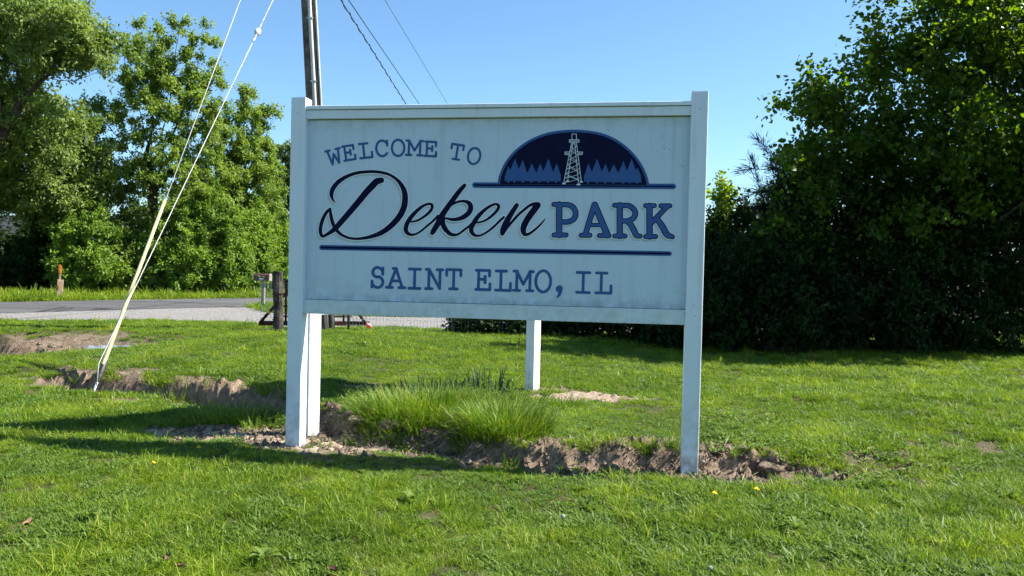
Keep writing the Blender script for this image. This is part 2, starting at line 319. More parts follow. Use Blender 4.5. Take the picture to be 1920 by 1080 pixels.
# loosened soil: fine lumps on bare ground only
GZ = GZ + GD * (.018 * fbm(GX * 19, GY * 19, 90, 3) + .012 * (.4 - np.abs(vnoise(GX * 31, GY * 31, 96))) + .018 * (.45 - np.abs(vnoise(GX * 13, GY * 13, 95)))) * (np.hypot(GX, GY) < 14)
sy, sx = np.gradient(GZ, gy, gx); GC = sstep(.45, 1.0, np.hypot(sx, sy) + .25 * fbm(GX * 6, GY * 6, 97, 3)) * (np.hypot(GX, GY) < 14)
nx, ny = len(gx), len(gy); I = np.arange(nx * ny).reshape(ny, nx)
Fq = np.stack([I[:-1, :-1], I[:-1, 1:], I[1:, 1:], I[1:, :-1]], -1).reshape(-1, 4)
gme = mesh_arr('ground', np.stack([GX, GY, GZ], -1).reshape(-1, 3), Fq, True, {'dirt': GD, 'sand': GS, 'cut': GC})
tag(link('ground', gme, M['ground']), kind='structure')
def zat(x, y): return float(terrain(np.array([x]), np.array([y]))[0])
FAR = .08
# road: a straight lane running off to the right, and the gravel drive in front of it
rd = np.array([.60, .80]); rd = rd / np.linalg.norm(rd); rn = np.array([rd[1], -rd[0]])
far0 = np.array([-13.72, 21.43]); RW = 5.0
def strip(name, a, b, zoff, mat, nseg=60, crown=0, rag=0, seed=0):
    """sheet between two polylines a and b"""
    V = []; Fc = []; k = 5
    for i in range(len(a)):
        for j in range(k):
            t = j / (k - 1); p = a[i] * (1 - t) + b[i] * t
            if rag and j in (0, k - 1): p = p + rag * np.array([vnoise(i * .9, j, seed), vnoise(i * .8, j + 9, seed)]).ravel()
            V.append((p[0], p[1], FAR + zoff + crown * (1 - (2 * t - 1) ** 2)))
    for i in range(len(a) - 1):
        for j in range(k - 1): Fc.append((i * k + j, i * k + j + 1, (i + 1) * k + j + 1, (i + 1) * k + j))
    return tag(link(name, mesh_arr(name, V, Fc, True), mat), kind='structure')
ts = np.linspace(-45, 160, 260)
strip('road', [far0 + rd * t for t in ts], [far0 + rd * t + rn * RW for t in ts], .012, M['asphalt'], crown=.03, rag=.12, seed=3)
fx = np.linspace(-16, 6, 90)
fy = np.interp(fx, [-16, -9.6, -7.9, -7, -5.2, -4.2, -3.5, -1, 6], [13.2, 14.8, 15.2, 15.7, 15.5, 14.6, 15.0, 15.1, 15.0])
by = np.interp(fx, [-16, -10.3, -8.8, -7.6, -6.7, -6.0, -5, -3.0, 6], [17.2, 19.6, 21.3, 22.0, 21.0, 19.4, 18.9, 18.6, 18.6])
strip('gravel_drive', [np.array(p) for p in zip(fx, fy)], [np.array(p) for p in zip(fx, by)], .006, M['gravel'], rag=.16, seed=5)
def road_side(x, y): return (x - far0[0]) * rn[0] + (y - far0[1]) * rn[1]      # 0..RW on the road
def no_turf(x, y):
    s = road_side(x, y); on_road = (s > -.05) & (s < RW + .05)
    on_gr = (x > -16) & (x < 6) & (y > np.interp(x, fx, fy)) & (y < np.interp(x, fx, by))
    return on_road | on_gr

# ------------------------------------------------------------------ lawn (uncountable: one object of scattered tufts)
rng = np.random.default_rng(7)
def blade_mesh(name, blades, mat, rows=((0, .8), (.45, 1.), (.8, .62))):
    """blades: rows of base xyz, height, width, lean azimuth, lean, curl, tint, twist"""
    B = np.asarray(blades, float); n = len(B); az = B[:, 5]; d = np.stack([np.cos(az), np.sin(az), 0 * az], 1)
    s = np.stack([-np.sin(az + B[:, 9]), np.cos(az + B[:, 9]), 0 * az], 1); h = B[:, 3:4]; w = B[:, 4:5] / 2; P = B[:, :3]
    up = np.array([0, 0, 1.]); V = []
    for t, ww in rows:
        c = P + d * h * (B[:, 6:7] * t + B[:, 7:8] * t * t) + up * h * (t - .35 * B[:, 7:8] * t * t)
        V += [c - s * w * ww, c + s * w * ww]
    V.append(P + d * h * (B[:, 6:7] + B[:, 7:8]) + up * h * (1 - .45 * B[:, 7:8]))
    nv = len(V); V = np.stack(V, 1).reshape(-1, 3); k = np.arange(n)[:, None] * nv; T = []
    for r in range(len(rows) - 1): T += [[2 * r, 2 * r + 1, 2 * r + 3], [2 * r, 2 * r + 3, 2 * r + 2]]
    T = np.array(T + [[nv - 3, nv - 2, nv - 1]]); Fc = (k[:, None, :] + T[None]).reshape(-1, 3)
    m = mesh_arr(name, V, Fc, True, {'tint': np.repeat(B[:, 8], nv)}); m.materials.append(mat); return m
LOW = ((0, .85), (.55, .9))
def rand_blades(n, R, h0, h1, w, lean, curl, dry=.06):
    a = rng.uniform(0, 6.283, n); r = R * np.sqrt(rng.random(n)); tint = rng.normal(.42, .13, n); tint[rng.random(n) < dry] = .98
    return np.stack([r * np.cos(a), r * np.sin(a), np.full(n, -.006), rng.uniform(h0, h1, n), rng.uniform(.7, 1.2, n) * w, rng.uniform(0, 6.283, n), np.abs(rng.normal(0, lean, n)), np.abs(rng.normal(0, curl, n)), tint, rng.normal(0, .5, n)], 1)
protos = []
for i in range(6): protos.append(blade_mesh('turf_tuft', rand_blades(84, .066, .018, .055, (.0027, .0033, .0040)[i % 3], .75, .7, .11), M['grass'], LOW))
for i in range(2): protos.append(blade_mesh('long_tuft', rand_blades(34, .06, .04, .10, .0040, .5, .7, .16), M['grass']))
for i in range(3):   # low clover-like leaf mats
    b = rand_blades(80, .07, .018, .04, .010, .9, .5, 0); protos.append(blade_mesh('clover_mat', b, M['weed'], LOW))
proto_ob = [bpy.data.objects.new('tuft_source', m) for m in protos]
def scatter(name, P, rot, scl, idx, obs, label, cat):
    me = bpy.data.meshes.new(name); me.vertices.add(len(P)); me.vertices.foreach_set('co', np.asarray(P, np.float32).ravel())
    a = me.attributes.new('rot', 'FLOAT_VECTOR', 'POINT'); a.data.foreach_set('vector', np.asarray(rot, np.float32).ravel())
    a = me.attributes.new('scl', 'FLOAT', 'POINT'); a.data.foreach_set('value', np.asarray(scl, np.float32))
    a = me.attributes.new('idx', 'INT', 'POINT'); a.data.foreach_set('value', np.asarray(idx, np.int32))
    o = link(name, me); tag(o, label, cat, None, 'stuff')
    ng = bpy.data.node_groups.new(name + '_scatter', 'GeometryNodeTree')
    ng.interface.new_socket('Geometry', in_out='INPUT', socket_type='NodeSocketGeometry'); ng.interface.new_socket('Geometry', in_out='OUTPUT', socket_type='NodeSocketGeometry')
    n = ng.nodes; l = ng.links; gi = n.new('NodeGroupInput'); go = n.new('NodeGroupOutput'); ip = n.new('GeometryNodeInstanceOnPoints'); jn = n.new('GeometryNodeJoinGeometry')
    for ob in reversed(obs):
        oi = n.new('GeometryNodeObjectInfo'); oi.inputs['Object'].default_value = ob; oi.inputs['As Instance'].default_value = True; l.new(oi.outputs['Geometry'], jn.inputs[0])
    def na(nm, t):
        q = n.new('GeometryNodeInputNamedAttribute'); q.data_type = t; q.inputs['Name'].default_value = nm; return q.outputs['Attribute']
    l.new(gi.outputs[0], ip.inputs['Points']); l.new(jn.outputs[0], ip.inputs['Instance']); ip.inputs['Pick Instance'].default_value = True
    l.new(na('idx', 'INT'), ip.inputs['Instance Index']); l.new(na('rot', 'FLOAT_VECTOR'), ip.inputs['Rotation']); l.new(na('scl', 'FLOAT'), ip.inputs['Scale'])
    l.new(ip.outputs[0], go.inputs[0]); o.modifiers.new('scatter', 'NODES').node_group = ng
    return o
def lawn_points():
    P = []
    for y0, y1, dens, marg in ((1.6, 4.5, 500, 1.2), (4.5, 6.5, 430, 1.2), (6.5, 9, 260, 1.6), (9, 12.5, 180, 2), (12.5, 17, 120, 3)):
        hw = .68 * y1 + marg; n = int(2 * hw * (y1 - y0) * dens); P.append(np.stack([rng.uniform(-hw, hw, n), rng.uniform(y0, y1, n)], 1))
    n = 14000; P.append(np.stack([rng.uniform(-24, 2, n), rng.uniform(17, 38, n)], 1))
    P = np.concatenate(P); x, y = P[:, 0], P[:, 1]
    keep = ~no_turf(x, y); s = road_side(x, y); keep &= ~((y > 17) & (s > RW) & (y > 26)); keep &= ~((y > 17) & (s < -14))
    P = P[keep]; x, y = P[:, 0], P[:, 1]; d, sd = masks(x, y)
    P = P[rng.random(len(P)) > np.clip(d * 1.55, 0, .985)]; x, y = P[:, 0], P[:, 1]
    gap = fbm(x * 5.5, y * 5.5, 71, 3); P = P[rng.random(len(P)) > .75 * sstep(.28, .6, gap)]; return P
LP = lawn_points()
rx = np.concatenate([rng.uniform(-4.7, -1.5, 130), rng.uniform(.15, 2.1, 110), rng.uniform(-1.5, .15, 30)]); nR = len(rx)      # ragged fringe hanging over the cut edge
ry = bank_y(rx) + np.interp(rx, [-4, -1.8, -1, -.4, .1, 2], [.07, .07, .22, .2, .07, .08]) + rng.exponential(.035, nR)
fringe0 = len(LP); LP = np.vstack([LP, np.stack([rx, ry], 1)[vnoise(rx * 4, rx * 0, 8) > -.35]]); lx, ly = LP[:, 0], LP[:, 1]; nL = len(LP)
patch = fbm(lx * .8, ly * .8, 61, 4); sc_l = rng.uniform(.75, 1.2, nL) * (1 + .28 * patch)
sc_l *= np.interp(ly, [0, 4.5, 6, 9, 13, 17, 18, 40], [.82, .85, .92, 1.0, 1.15, 1.5, 3.2, 3.8])
yb_l = bank_y(lx); front = np.exp(-((ly - yb_l + .55) / .3) ** 2) * (lx > -2.2) * (lx < .4); sc_l *= 1 - .5 * front
upper = np.exp(-((ly - yb_l - .55) / .55) ** 2) * sstep(-.1, .25, lx) * sstep(2.2, 1.4, lx); sc_l *= 1 - .4 * upper
clov = (fbm(lx * 2.6, ly * 2.6, 65, 4) > .30) | (front > .5) | ((upper > .4) & (rng.random(nL) < .6))
idx = rng.integers(0, 6, nL); r_ = rng.random(nL); idx[r_ < .07] = rng.integers(6, 8, (r_ < .07).sum()); cm = (clov & (rng.random(nL) < .7)) | (rng.random(nL) < .14); idx[cm] = rng.integers(8, 11, cm.sum())
idx[fringe0:] = rng.integers(5, 8, len(LP) - fringe0); far_ = ly > 17; idx[far_] = rng.integers(0, 8, far_.sum())
rot = np.stack([rng.normal(0, .12, nL), rng.normal(0, .12, nL), rng.uniform(0, 6.283, nL)], 1)
scatter('lawn_grass', np.stack([lx, ly, terrain(lx, ly) + 0 * lx], 1), rot, sc_l, idx, proto_ob, 'short green mown grass covering the ground around the sign', 'grass')

# lettering and emblem strokes of the sign: (u, v, half width) in metres on the panel face
D_ = [[(0.2979,1.6188,0.0016),(0.2842,1.6315,0.0049),(0.2742,1.6479,0.0086),(0.2688,1.6761,0.0135),(0.2799,1.712,0.0151),(0.3141,1.7531,0.014),(0.3671,1.7864,0.0118),(0.4308,1.8095,0.0101),(0.4999,1.8187,0.0096),(0.5582,1.8198,0.009),(0.6166,1.8123,0.009),(0.6643,1.7971,0.0084),(0.7123,1.7644,0.0105),(0.7447,1.7241,0.0147),(0.7612,1.6837,0.0178),(0.7648,1.6383,0.0194),(0.7579,1.5927,0.0199),(0.738,1.5471,0.0199),(0.7073,1.5062,0.0189),(0.6661,1.4652,0.0179),(0.614,1.429,0.0159),(0.5562,1.4054,0.0127),(0.4927,1.3907,0.0096),(0.4394,1.3859,0.008),(0.3911,1.3914,0.008),(0.3478,1.4077,0.0091),(0.3151,1.4329,0.0108),(0.293,1.4608,0.0119),(0.276,1.5017,0.0119),(0.266,1.5427,0.0108),(0.2622,1.5724,0.0086)],[(0.261,1.5775,0.0086),(0.2371,1.5552,0.0103),(0.2136,1.5113,0.0119),(0.1999,1.4649,0.0119),(0.1979,1.4288,0.0119),(0.2054,1.4058,0.0108),(0.2185,1.3992,0.0092),(0.2506,1.4161,0.0108),(0.2985,1.4506,0.0162),(0.346,1.5024,0.0188),(0.3984,1.5618,0.0193),(0.4558,1.6286,0.0203),(0.5026,1.6849,0.0213),(0.5468,1.7309,0.0223),(0.5728,1.7564,0.0212),(0.6044,1.7646,0.018)]]
EKEN_ = [[(0.809,1.4996,0.0055),(0.8474,1.508,0.0066),(0.8908,1.5324,0.0077),(0.9284,1.5646,0.0093),(0.9442,1.5912,0.0098),(0.9411,1.6098,0.0093),(0.9191,1.6149,0.0077),(0.8838,1.6014,0.0088),(0.846,1.5718,0.011),(0.8083,1.5316,0.0138),(0.7817,1.4886,0.0149),(0.7731,1.4512,0.0144),(0.7858,1.4273,0.0121),(0.8108,1.417,0.0083),(0.8437,1.4228,0.0066),(0.8817,1.4472,0.0066),(0.9194,1.4795,0.0071),(0.9436,1.4984,0.0071),(0.9836,1.5386,0.0087)],[(1.1517,1.7335,0.0119),(1.1159,1.6928,0.0151),(1.0739,1.6345,0.0163),(1.0318,1.5761,0.0174),(1.0055,1.5335,0.0196),(0.9847,1.4909,0.0185),(0.9583,1.4481,0.0169),(0.9478,1.43,0.0131)],[(1.0213,1.5601,0.0054),(1.0477,1.5947,0.0076),(1.0797,1.6161,0.0076),(1.1227,1.6322,0.0076),(1.1605,1.6325,0.0097),(1.1878,1.6169,0.0145),(1.1948,1.5906,0.0167),(1.1836,1.5616,0.0162),(1.1519,1.5349,0.0151),(1.1144,1.5208,0.0119),(1.0766,1.5173,0.0098),(1.0384,1.5243,0.0065),(1.0165,1.5283,0.0054)],[(1.0141,1.5177,0.0163),(1.0175,1.486,0.0163),(1.0345,1.4544,0.0152),(1.0623,1.4283,0.0119),(1.0896,1.4196,0.0098),(1.1219,1.4264,0.007),(1.1538,1.4506,0.007),(1.1856,1.4747,0.0075),(1.212,1.4987,0.0075)],[(1.2362,1.4989,0.0054),(1.2762,1.5073,0.0064),(1.3184,1.5313,0.0075),(1.355,1.5657,0.0091),(1.373,1.5921,0.0096),(1.3715,1.6104,0.009),(1.3511,1.6165,0.0075),(1.3168,1.6021,0.0085),(1.2774,1.5729,0.0107),(1.2381,1.5305,0.014),(1.2097,1.4829,0.0151),(1.2012,1.4512,0.014),(1.2164,1.425,0.0108),(1.2435,1.4159,0.0075),(1.2781,1.4258,0.0064),(1.3203,1.4526,0.0069),(1.3569,1.4845,0.0069),(1.3881,1.5163,0.0074),(1.4089,1.5348,0.0074)],[(1.4892,1.6113,0.0132),(1.4663,1.5746,0.0148),(1.4408,1.5325,0.0175),(1.4206,1.4905,0.0196),(1.4066,1.4537,0.0191),(1.4018,1.4327,0.0138)],[(1.4112,1.4381,0.0085),(1.4291,1.4671,0.0085),(1.4575,1.5014,0.0079),(1.4986,1.5488,0.0079),(1.54,1.5856,0.0079),(1.5813,1.6146,0.0095),(1.6223,1.6149,0.0168),(1.6081,1.594,0.0199),(1.5827,1.56,0.02),(1.5523,1.5128,0.0195),(1.5363,1.4762,0.019),(1.5355,1.4449,0.0158),(1.549,1.4284,0.0105),(1.5752,1.435,0.0079),(1.6164,1.4667,0.0068),(1.6522,1.5035,0.0052),(1.67,1.527,0.0026)]]
PARK_ = [[[(1.7561,1.6179,0.0207),(1.7608,1.4282,0.0207)],[(1.7233,1.6176,0.0164),(1.7991,1.6182,0.0163)],[(1.728,1.4277,0.0164),(1.8039,1.4287,0.0163)],[(1.7647,1.6162,0.0172),(1.8121,1.6157,0.018),(1.8443,1.5988,0.0189),(1.8597,1.563,0.0188),(1.8486,1.5287,0.0189),(1.8147,1.5112,0.018),(1.7717,1.509,0.0164)]],[[(1.9744,1.6178,0.0196),(1.9221,1.4329,0.0179)],[(1.9762,1.6178,0.0204),(2.0582,1.4321,0.022)],[(1.8983,1.4283,0.0162),(1.9512,1.429,0.0162)],[(2.0091,1.4281,0.0161),(2.0684,1.428,0.0161)],[(1.9461,1.493,0.0136),(2.0202,1.4921,0.0136)]],[[(2.1294,1.6155,0.0202),(2.1343,1.4272,0.0202)],[(2.0974,1.6153,0.016),(2.1479,1.6157,0.016)],[(2.104,1.4268,0.016),(2.1663,1.4276,0.016)],[(2.1378,1.6147,0.0168),(2.1816,1.6134,0.0176),(2.2114,1.595,0.0184),(2.2247,1.5664,0.0184),(2.2138,1.5375,0.0184),(2.184,1.5219,0.0176),(2.1446,1.519,0.016)],[(2.1715,1.5184,0.0168),(2.1972,1.5001,0.0185),(2.2173,1.4664,0.0201),(2.235,1.4328,0.0184),(2.2585,1.428,0.015)]],[[(2.3095,1.6127,0.02),(2.3145,1.4263,0.02)],[(2.2861,1.6142,0.0158),(2.3386,1.6146,0.0158)],[(2.2912,1.4259,0.0158),(2.3511,1.4268,0.0158)],[(2.3776,1.614,0.0157),(2.4314,1.6144,0.0157)],[(2.4166,1.6101,0.0165),(2.3748,1.5652,0.0174),(2.328,1.5133,0.0175)],[(2.3574,1.5339,0.0183),(2.3893,1.4896,0.0207),(2.4196,1.4395,0.0199),(2.4514,1.4264,0.0157)]]]
WELCOME_ = [[[(0.2332,1.9525,0.0077),(0.2728,1.8662,0.0077),(0.2777,1.9338,0.0077),(0.3176,1.8769,0.0077),(0.3066,1.9697,0.0077)],[(0.221,1.9496,0.0078),(0.2496,1.9563,0.0077)],[(0.2904,1.9659,0.0077),(0.3188,1.9726,0.0077)]],[[(0.3487,1.9828,0.0077),(0.3656,1.8919,0.0077)],[(0.3351,1.9808,0.0077),(0.4081,1.9915,0.0077),(0.4128,1.9659,0.0077)],[(0.352,1.8898,0.0077),(0.4283,1.9013,0.0077),(0.4232,1.9289,0.0077)],[(0.3566,1.9403,0.0077),(0.3922,1.9456,0.0077)],[(0.3895,1.9604,0.0077),(0.3952,1.9298,0.0077)]],[[(0.4754,1.9994,0.0076),(0.4873,1.9082,0.0076)],[(0.4477,1.9967,0.0076),(0.505,2.0022,0.0076)],[(0.4596,1.9054,0.0076),(0.5408,1.9135,0.0076),(0.5364,1.9471,0.0076)]],[[(0.6342,2.0013,0.0076),(0.6273,2.009,0.0076),(0.6194,2.0148,0.0076),(0.6107,2.0182,0.0076),(0.6017,2.0191,0.0076),(0.5929,2.0175,0.0076),(0.5847,2.0135,0.0076),(0.5776,2.0072,0.0076),(0.5718,1.9989,0.0076),(0.5678,1.9892,0.0076),(0.5656,1.9784,0.0076),(0.5654,1.9671,0.0076),(0.5673,1.956,0.0076),(0.5711,1.9454,0.0076),(0.5766,1.9361,0.0076),(0.5835,1.9285,0.0076),(0.5916,1.9229,0.0076),(0.6003,1.9196,0.0076),(0.6093,1.9189,0.0076),(0.618,1.9206,0.0076),(0.6261,1.9248,0.0076),(0.6332,1.9313,0.0076),(0.6388,1.9396,0.0076)],[(0.6359,2.0186,0.0076),(0.6383,1.9873,0.0076)]],[[(0.7522,1.9719,0.0075),(0.7515,1.9604,0.0075),(0.7487,1.9495,0.0075),(0.744,1.9397,0.0075),(0.7376,1.9315,0.0075),(0.73,1.9254,0.0075),(0.7213,1.9216,0.0075),(0.7122,1.9203,0.0075),(0.703,1.9216,0.0075),(0.6942,1.9255,0.0075),(0.6862,1.9317,0.0075),(0.6795,1.9399,0.0075),(0.6744,1.9497,0.0075),(0.6711,1.9607,0.0075),(0.6698,1.9722,0.0075),(0.6706,1.9837,0.0075),(0.6735,1.9947,0.0075),(0.6782,2.0044,0.0075),(0.6845,2.0126,0.0075),(0.6922,2.0187,0.0075),(0.7009,2.0225,0.0075),(0.71,2.0238,0.0075),(0.7192,2.0224,0.0075),(0.728,2.0186,0.0075),(0.7359,2.0124,0.0075),(0.7426,2.0042,0.0075),(0.7477,1.9943,0.0075),(0.751,1.9834,0.0075),(0.7522,1.9719,0.0075)]],[[(0.7821,1.9268,0.0075),(0.7834,2.0175,0.0075),(0.8198,1.955,0.0075),(0.8578,2.0147,0.0075),(0.8565,1.9241,0.0075)],[(0.7659,2.0182,0.0075),(0.7856,2.0174,0.0075)],[(0.8556,2.0147,0.0075),(0.8753,2.014,0.0075)],[(0.7645,1.9274,0.0075),(0.7996,1.9262,0.0075)],[(0.839,1.9247,0.0075),(0.874,1.9235,0.0075)]],[[(0.9029,2.0108,0.0074),(0.9,1.9204,0.0074)],[(0.8896,2.0115,0.0074),(0.9612,2.0075,0.0074),(0.9604,1.9821,0.0074)],[(0.8866,1.9211,0.0074),(0.9617,1.9172,0.0074),(0.9625,1.9446,0.0074)],[(0.9015,1.9686,0.0074),(0.9366,1.9667,0.0074)],[(0.937,1.9814,0.0074),(0.9361,1.951,0.0074)]],[[(1.1046,1.9904,0.0073),(1.0917,1.8985,0.0074)],[(1.0623,1.9685,0.0074),(1.0662,1.9965,0.0074),(1.1428,1.9844,0.0073),(1.1389,1.9565,0.0073)],[(1.0708,1.9017,0.0074),(1.1126,1.8952,0.0073)]],[[(1.2479,1.9102,0.0073),(1.2445,1.8994,0.0073),(1.2395,1.8896,0.0073),(1.2329,1.8812,0.0073),(1.2252,1.8747,0.0073),(1.2166,1.8704,0.0073),(1.2077,1.8686,0.0073),(1.1989,1.8693,0.0073),(1.1906,1.8724,0.0073),(1.1833,1.8779,0.0073),(1.1773,1.8855,0.0073),(1.1729,1.8947,0.0073),(1.1703,1.9052,0.0073),(1.1697,1.9164,0.0073),(1.1711,1.9276,0.0073),(1.1744,1.9385,0.0073),(1.1795,1.9483,0.0073),(1.1861,1.9567,0.0073),(1.1939,1.9632,0.0073),(1.2024,1.9674,0.0073),(1.2113,1.9692,0.0073),(1.2201,1.9685,0.0073),(1.2284,1.9653,0.0073),(1.2357,1.9598,0.0073),(1.2417,1.9523,0.0073),(1.2461,1.943,0.0073),(1.2486,1.9326,0.0073),(1.2492,1.9215,0.0073),(1.2479,1.9102,0.0073)]]]
SAINT_ = [[[(0.6201,1.1849,0.0098),(0.6148,1.1926,0.0098),(0.6075,1.1985,0.0098),(0.5986,1.202,0.0098),(0.589,1.2029,0.0098),(0.5796,1.201,0.0098),(0.5712,1.1966,0.0098),(0.5645,1.1899,0.0098),(0.5602,1.1817,0.0098),(0.5586,1.1726,0.0098),(0.5598,1.1635,0.0098),(0.5638,1.1551,0.0098),(0.5702,1.1482,0.0098),(0.5784,1.1434,0.0098),(0.5877,1.1412,0.0098),(0.5955,1.1436,0.0098),(0.6044,1.1417,0.0098),(0.6125,1.1376,0.0098),(0.6193,1.1316,0.0098),(0.6243,1.1241,0.0098),(0.6272,1.1157,0.0098),(0.6278,1.1068,0.0098),(0.626,1.098,0.0098),(0.6221,1.0899,0.0098),(0.6162,1.0831,0.0098),(0.6087,1.0779,0.0098),(0.6001,1.0748,0.0098),(0.591,1.0738,0.0098),(0.5819,1.0752,0.0098),(0.5736,1.0788,0.0098),(0.5664,1.0843,0.0098),(0.5609,1.0914,0.0098)],[(0.6259,1.2,0.0098),(0.6256,1.1597,0.0098)],[(0.5551,1.0767,0.0098),(0.5554,1.1144,0.0098)]],[[(0.6695,1.0768,0.0097),(0.7145,1.1983,0.0097),(0.7575,1.0765,0.0097)],[(0.6524,1.0768,0.0098),(0.6916,1.0767,0.0097)],[(0.7356,1.0766,0.0097),(0.7746,1.0764,0.0097)],[(0.6846,1.1191,0.0097),(0.7432,1.1188,0.0097)],[(0.695,1.1984,0.0097),(0.717,1.1982,0.0097)]],[[(0.839,1.1971,0.0096),(0.8381,1.0743,0.0096)],[(0.8018,1.1974,0.0097),(0.8761,1.1968,0.0096)],[(0.8009,1.0744,0.0097),(0.8753,1.0742,0.0096)]],[[(0.9322,1.0748,0.0096),(0.933,1.1973,0.0096),(1.0044,1.0772,0.0095),(1.0051,1.1968,0.0095)],[(0.9133,1.1974,0.0096),(0.9352,1.1973,0.0096)],[(0.9855,1.1969,0.0096),(1.0226,1.1966,0.0095)],[(0.9124,1.0749,0.0096),(0.9541,1.0748,0.0096)]],[[(1.0951,1.1987,0.0095),(1.0943,1.0769,0.0095)],[(1.0486,1.1619,0.0095),(1.0488,1.199,0.0095),(1.1411,1.1984,0.0095),(1.1409,1.1614,0.0095)],[(1.0691,1.0769,0.0095),(1.1195,1.0768,0.0095)]],[[(1.2565,1.1984,0.0094),(1.2558,1.0771,0.0094)],[(1.2404,1.1985,0.0094),(1.3265,1.1979,0.0094),(1.3263,1.1637,0.0094)],[(1.2398,1.0772,0.0094),(1.3299,1.0769,0.0094),(1.3301,1.1137,0.0094)],[(1.2562,1.1417,0.0094),(1.2982,1.1415,0.0094)],[(1.2983,1.1612,0.0094),(1.2981,1.1204,0.0094)]],[[(1.3998,1.1965,0.0093),(1.3993,1.0758,0.0093)],[(1.3679,1.1967,0.0093),(1.4339,1.1963,0.0093)],[(1.3673,1.0759,0.0093),(1.4609,1.0756,0.0093),(1.4611,1.1201,0.0093)]],[[(1.5003,1.0772,0.0093),(1.5009,1.1976,0.0093),(1.5424,1.1163,0.0092),(1.5846,1.197,0.0092),(1.5841,1.077,0.0092)],[(1.4811,1.1977,0.0093),(1.5033,1.1976,0.0093)],[(1.5821,1.197,0.0092),(1.6042,1.1968,0.0092)],[(1.4806,1.0773,0.0093),(1.5201,1.0772,0.0093)],[(1.5644,1.077,0.0092),(1.6037,1.0769,0.0092)]],[[(1.7146,1.1371,0.0091),(1.7134,1.1223,0.0091),(1.7099,1.1083,0.0091),(1.7043,1.0957,0.0091),(1.6968,1.0852,0.0091),(1.6879,1.0773,0.0092),(1.678,1.0724,0.0092),(1.6676,1.0708,0.0092),(1.6572,1.0725,0.0092),(1.6473,1.0774,0.0092),(1.6384,1.0854,0.0092),(1.631,1.096,0.0092),(1.6255,1.1087,0.0092),(1.622,1.1228,0.0092),(1.6209,1.1376,0.0092),(1.6222,1.1525,0.0092),(1.6257,1.1666,0.0092),(1.6313,1.1792,0.0092),(1.6388,1.1897,0.0092),(1.6477,1.1975,0.0092),(1.6576,1.2024,0.0092),(1.6681,1.204,0.0092),(1.6785,1.2022,0.0092),(1.6884,1.1972,0.0091),(1.6972,1.1893,0.0091),(1.7046,1.1787,0.0091),(1.7101,1.166,0.0091),(1.7135,1.1519,0.0091),(1.7146,1.1371,0.0091)]],[[(1.9175,1.1978,0.009),(1.9172,1.0743,0.009)],[(1.8779,1.1981,0.009),(1.957,1.1976,0.009)],[(1.8776,1.0745,0.009),(1.9567,1.0742,0.009)]],[[(2.0287,1.1971,0.009),(2.0285,1.074,0.009)],[(1.9975,1.1973,0.009),(2.062,1.1969,0.0089)],[(1.9972,1.0741,0.009),(2.0888,1.0738,0.0089),(2.0889,1.1192,0.0089)]]]
COMMA_ = [[(1.7673,1.0929,0.0208),(1.7716,1.0956,0.0199),(1.7755,1.0784,0.013),(1.77,1.0549,0.0087),(1.7573,1.0416,0.0052)]]
RULE_ = [[(0.2079,1.3261,0.0168),(2.4363,1.3239,0.0147)]]
BAR_ = [[(1.2186,1.736,0.0178),(2.4488,1.732,0.0165)]]
DOME_ = [(1.3648,1.7426,0.0009),(1.3675,1.7773,0.0009),(1.3781,1.8137,0.0009),(1.4015,1.8683,0.0009),(1.4338,1.9158,0.0009),(1.474,1.9589,0.0009),(1.5298,2.0018,0.0009),(1.59,2.0342,0.0009),(1.6588,2.0595,0.0009),(1.7361,2.0744,0.0009),(1.8347,2.0805,0.0009),(1.933,2.073,0.0009),(2.0141,2.0564,0.0008),(2.0866,2.0263,0.0008),(2.1551,1.9803,0.0008),(2.2153,1.9227,0.0008),(2.2604,1.8594,0.0008),(2.2869,1.8047,0.0008),(2.3005,1.7626,0.0008),(2.3036,1.7416,0.0008)]
TREES_ = [[(1.4094,1.7621,0.0005),(1.4087,1.7924,0.0005),(1.4311,1.8524,0.0005),(1.4433,1.829,0.0005),(1.4712,1.9019,0.0005),(1.4976,1.8342,0.0005),(1.5209,1.894,0.0005),(1.5508,1.8109,0.0005),(1.5783,1.8706,0.0005),(1.6085,1.8135,0.0005),(1.6306,1.8731,0.0005),(1.6517,1.8229,0.0005),(1.6821,1.9015,0.0005),(1.7128,1.8188,0.0005),(1.7349,1.8731,0.0005),(1.7617,1.7982,0.0005),(1.7637,1.76,0.0005)],[(1.9073,1.7594,0.0005),(1.9065,1.7934,0.0005),(1.9301,1.873,0.0005),(1.953,1.8191,0.0005),(1.9832,1.9001,0.0005),(2.0155,1.8192,0.0005),(2.0351,1.8703,0.0005),(2.0595,1.8115,0.0005),(2.0861,1.8662,0.0005),(2.1155,1.8116,0.0005),(2.1439,1.8881,0.0005),(2.1667,1.827,0.0005),(2.1941,1.8998,0.0005),(2.2223,1.827,0.0005),(2.2303,1.8474,0.0005),(2.2544,1.794,0.0005),(2.2554,1.7544,0.0005)]]
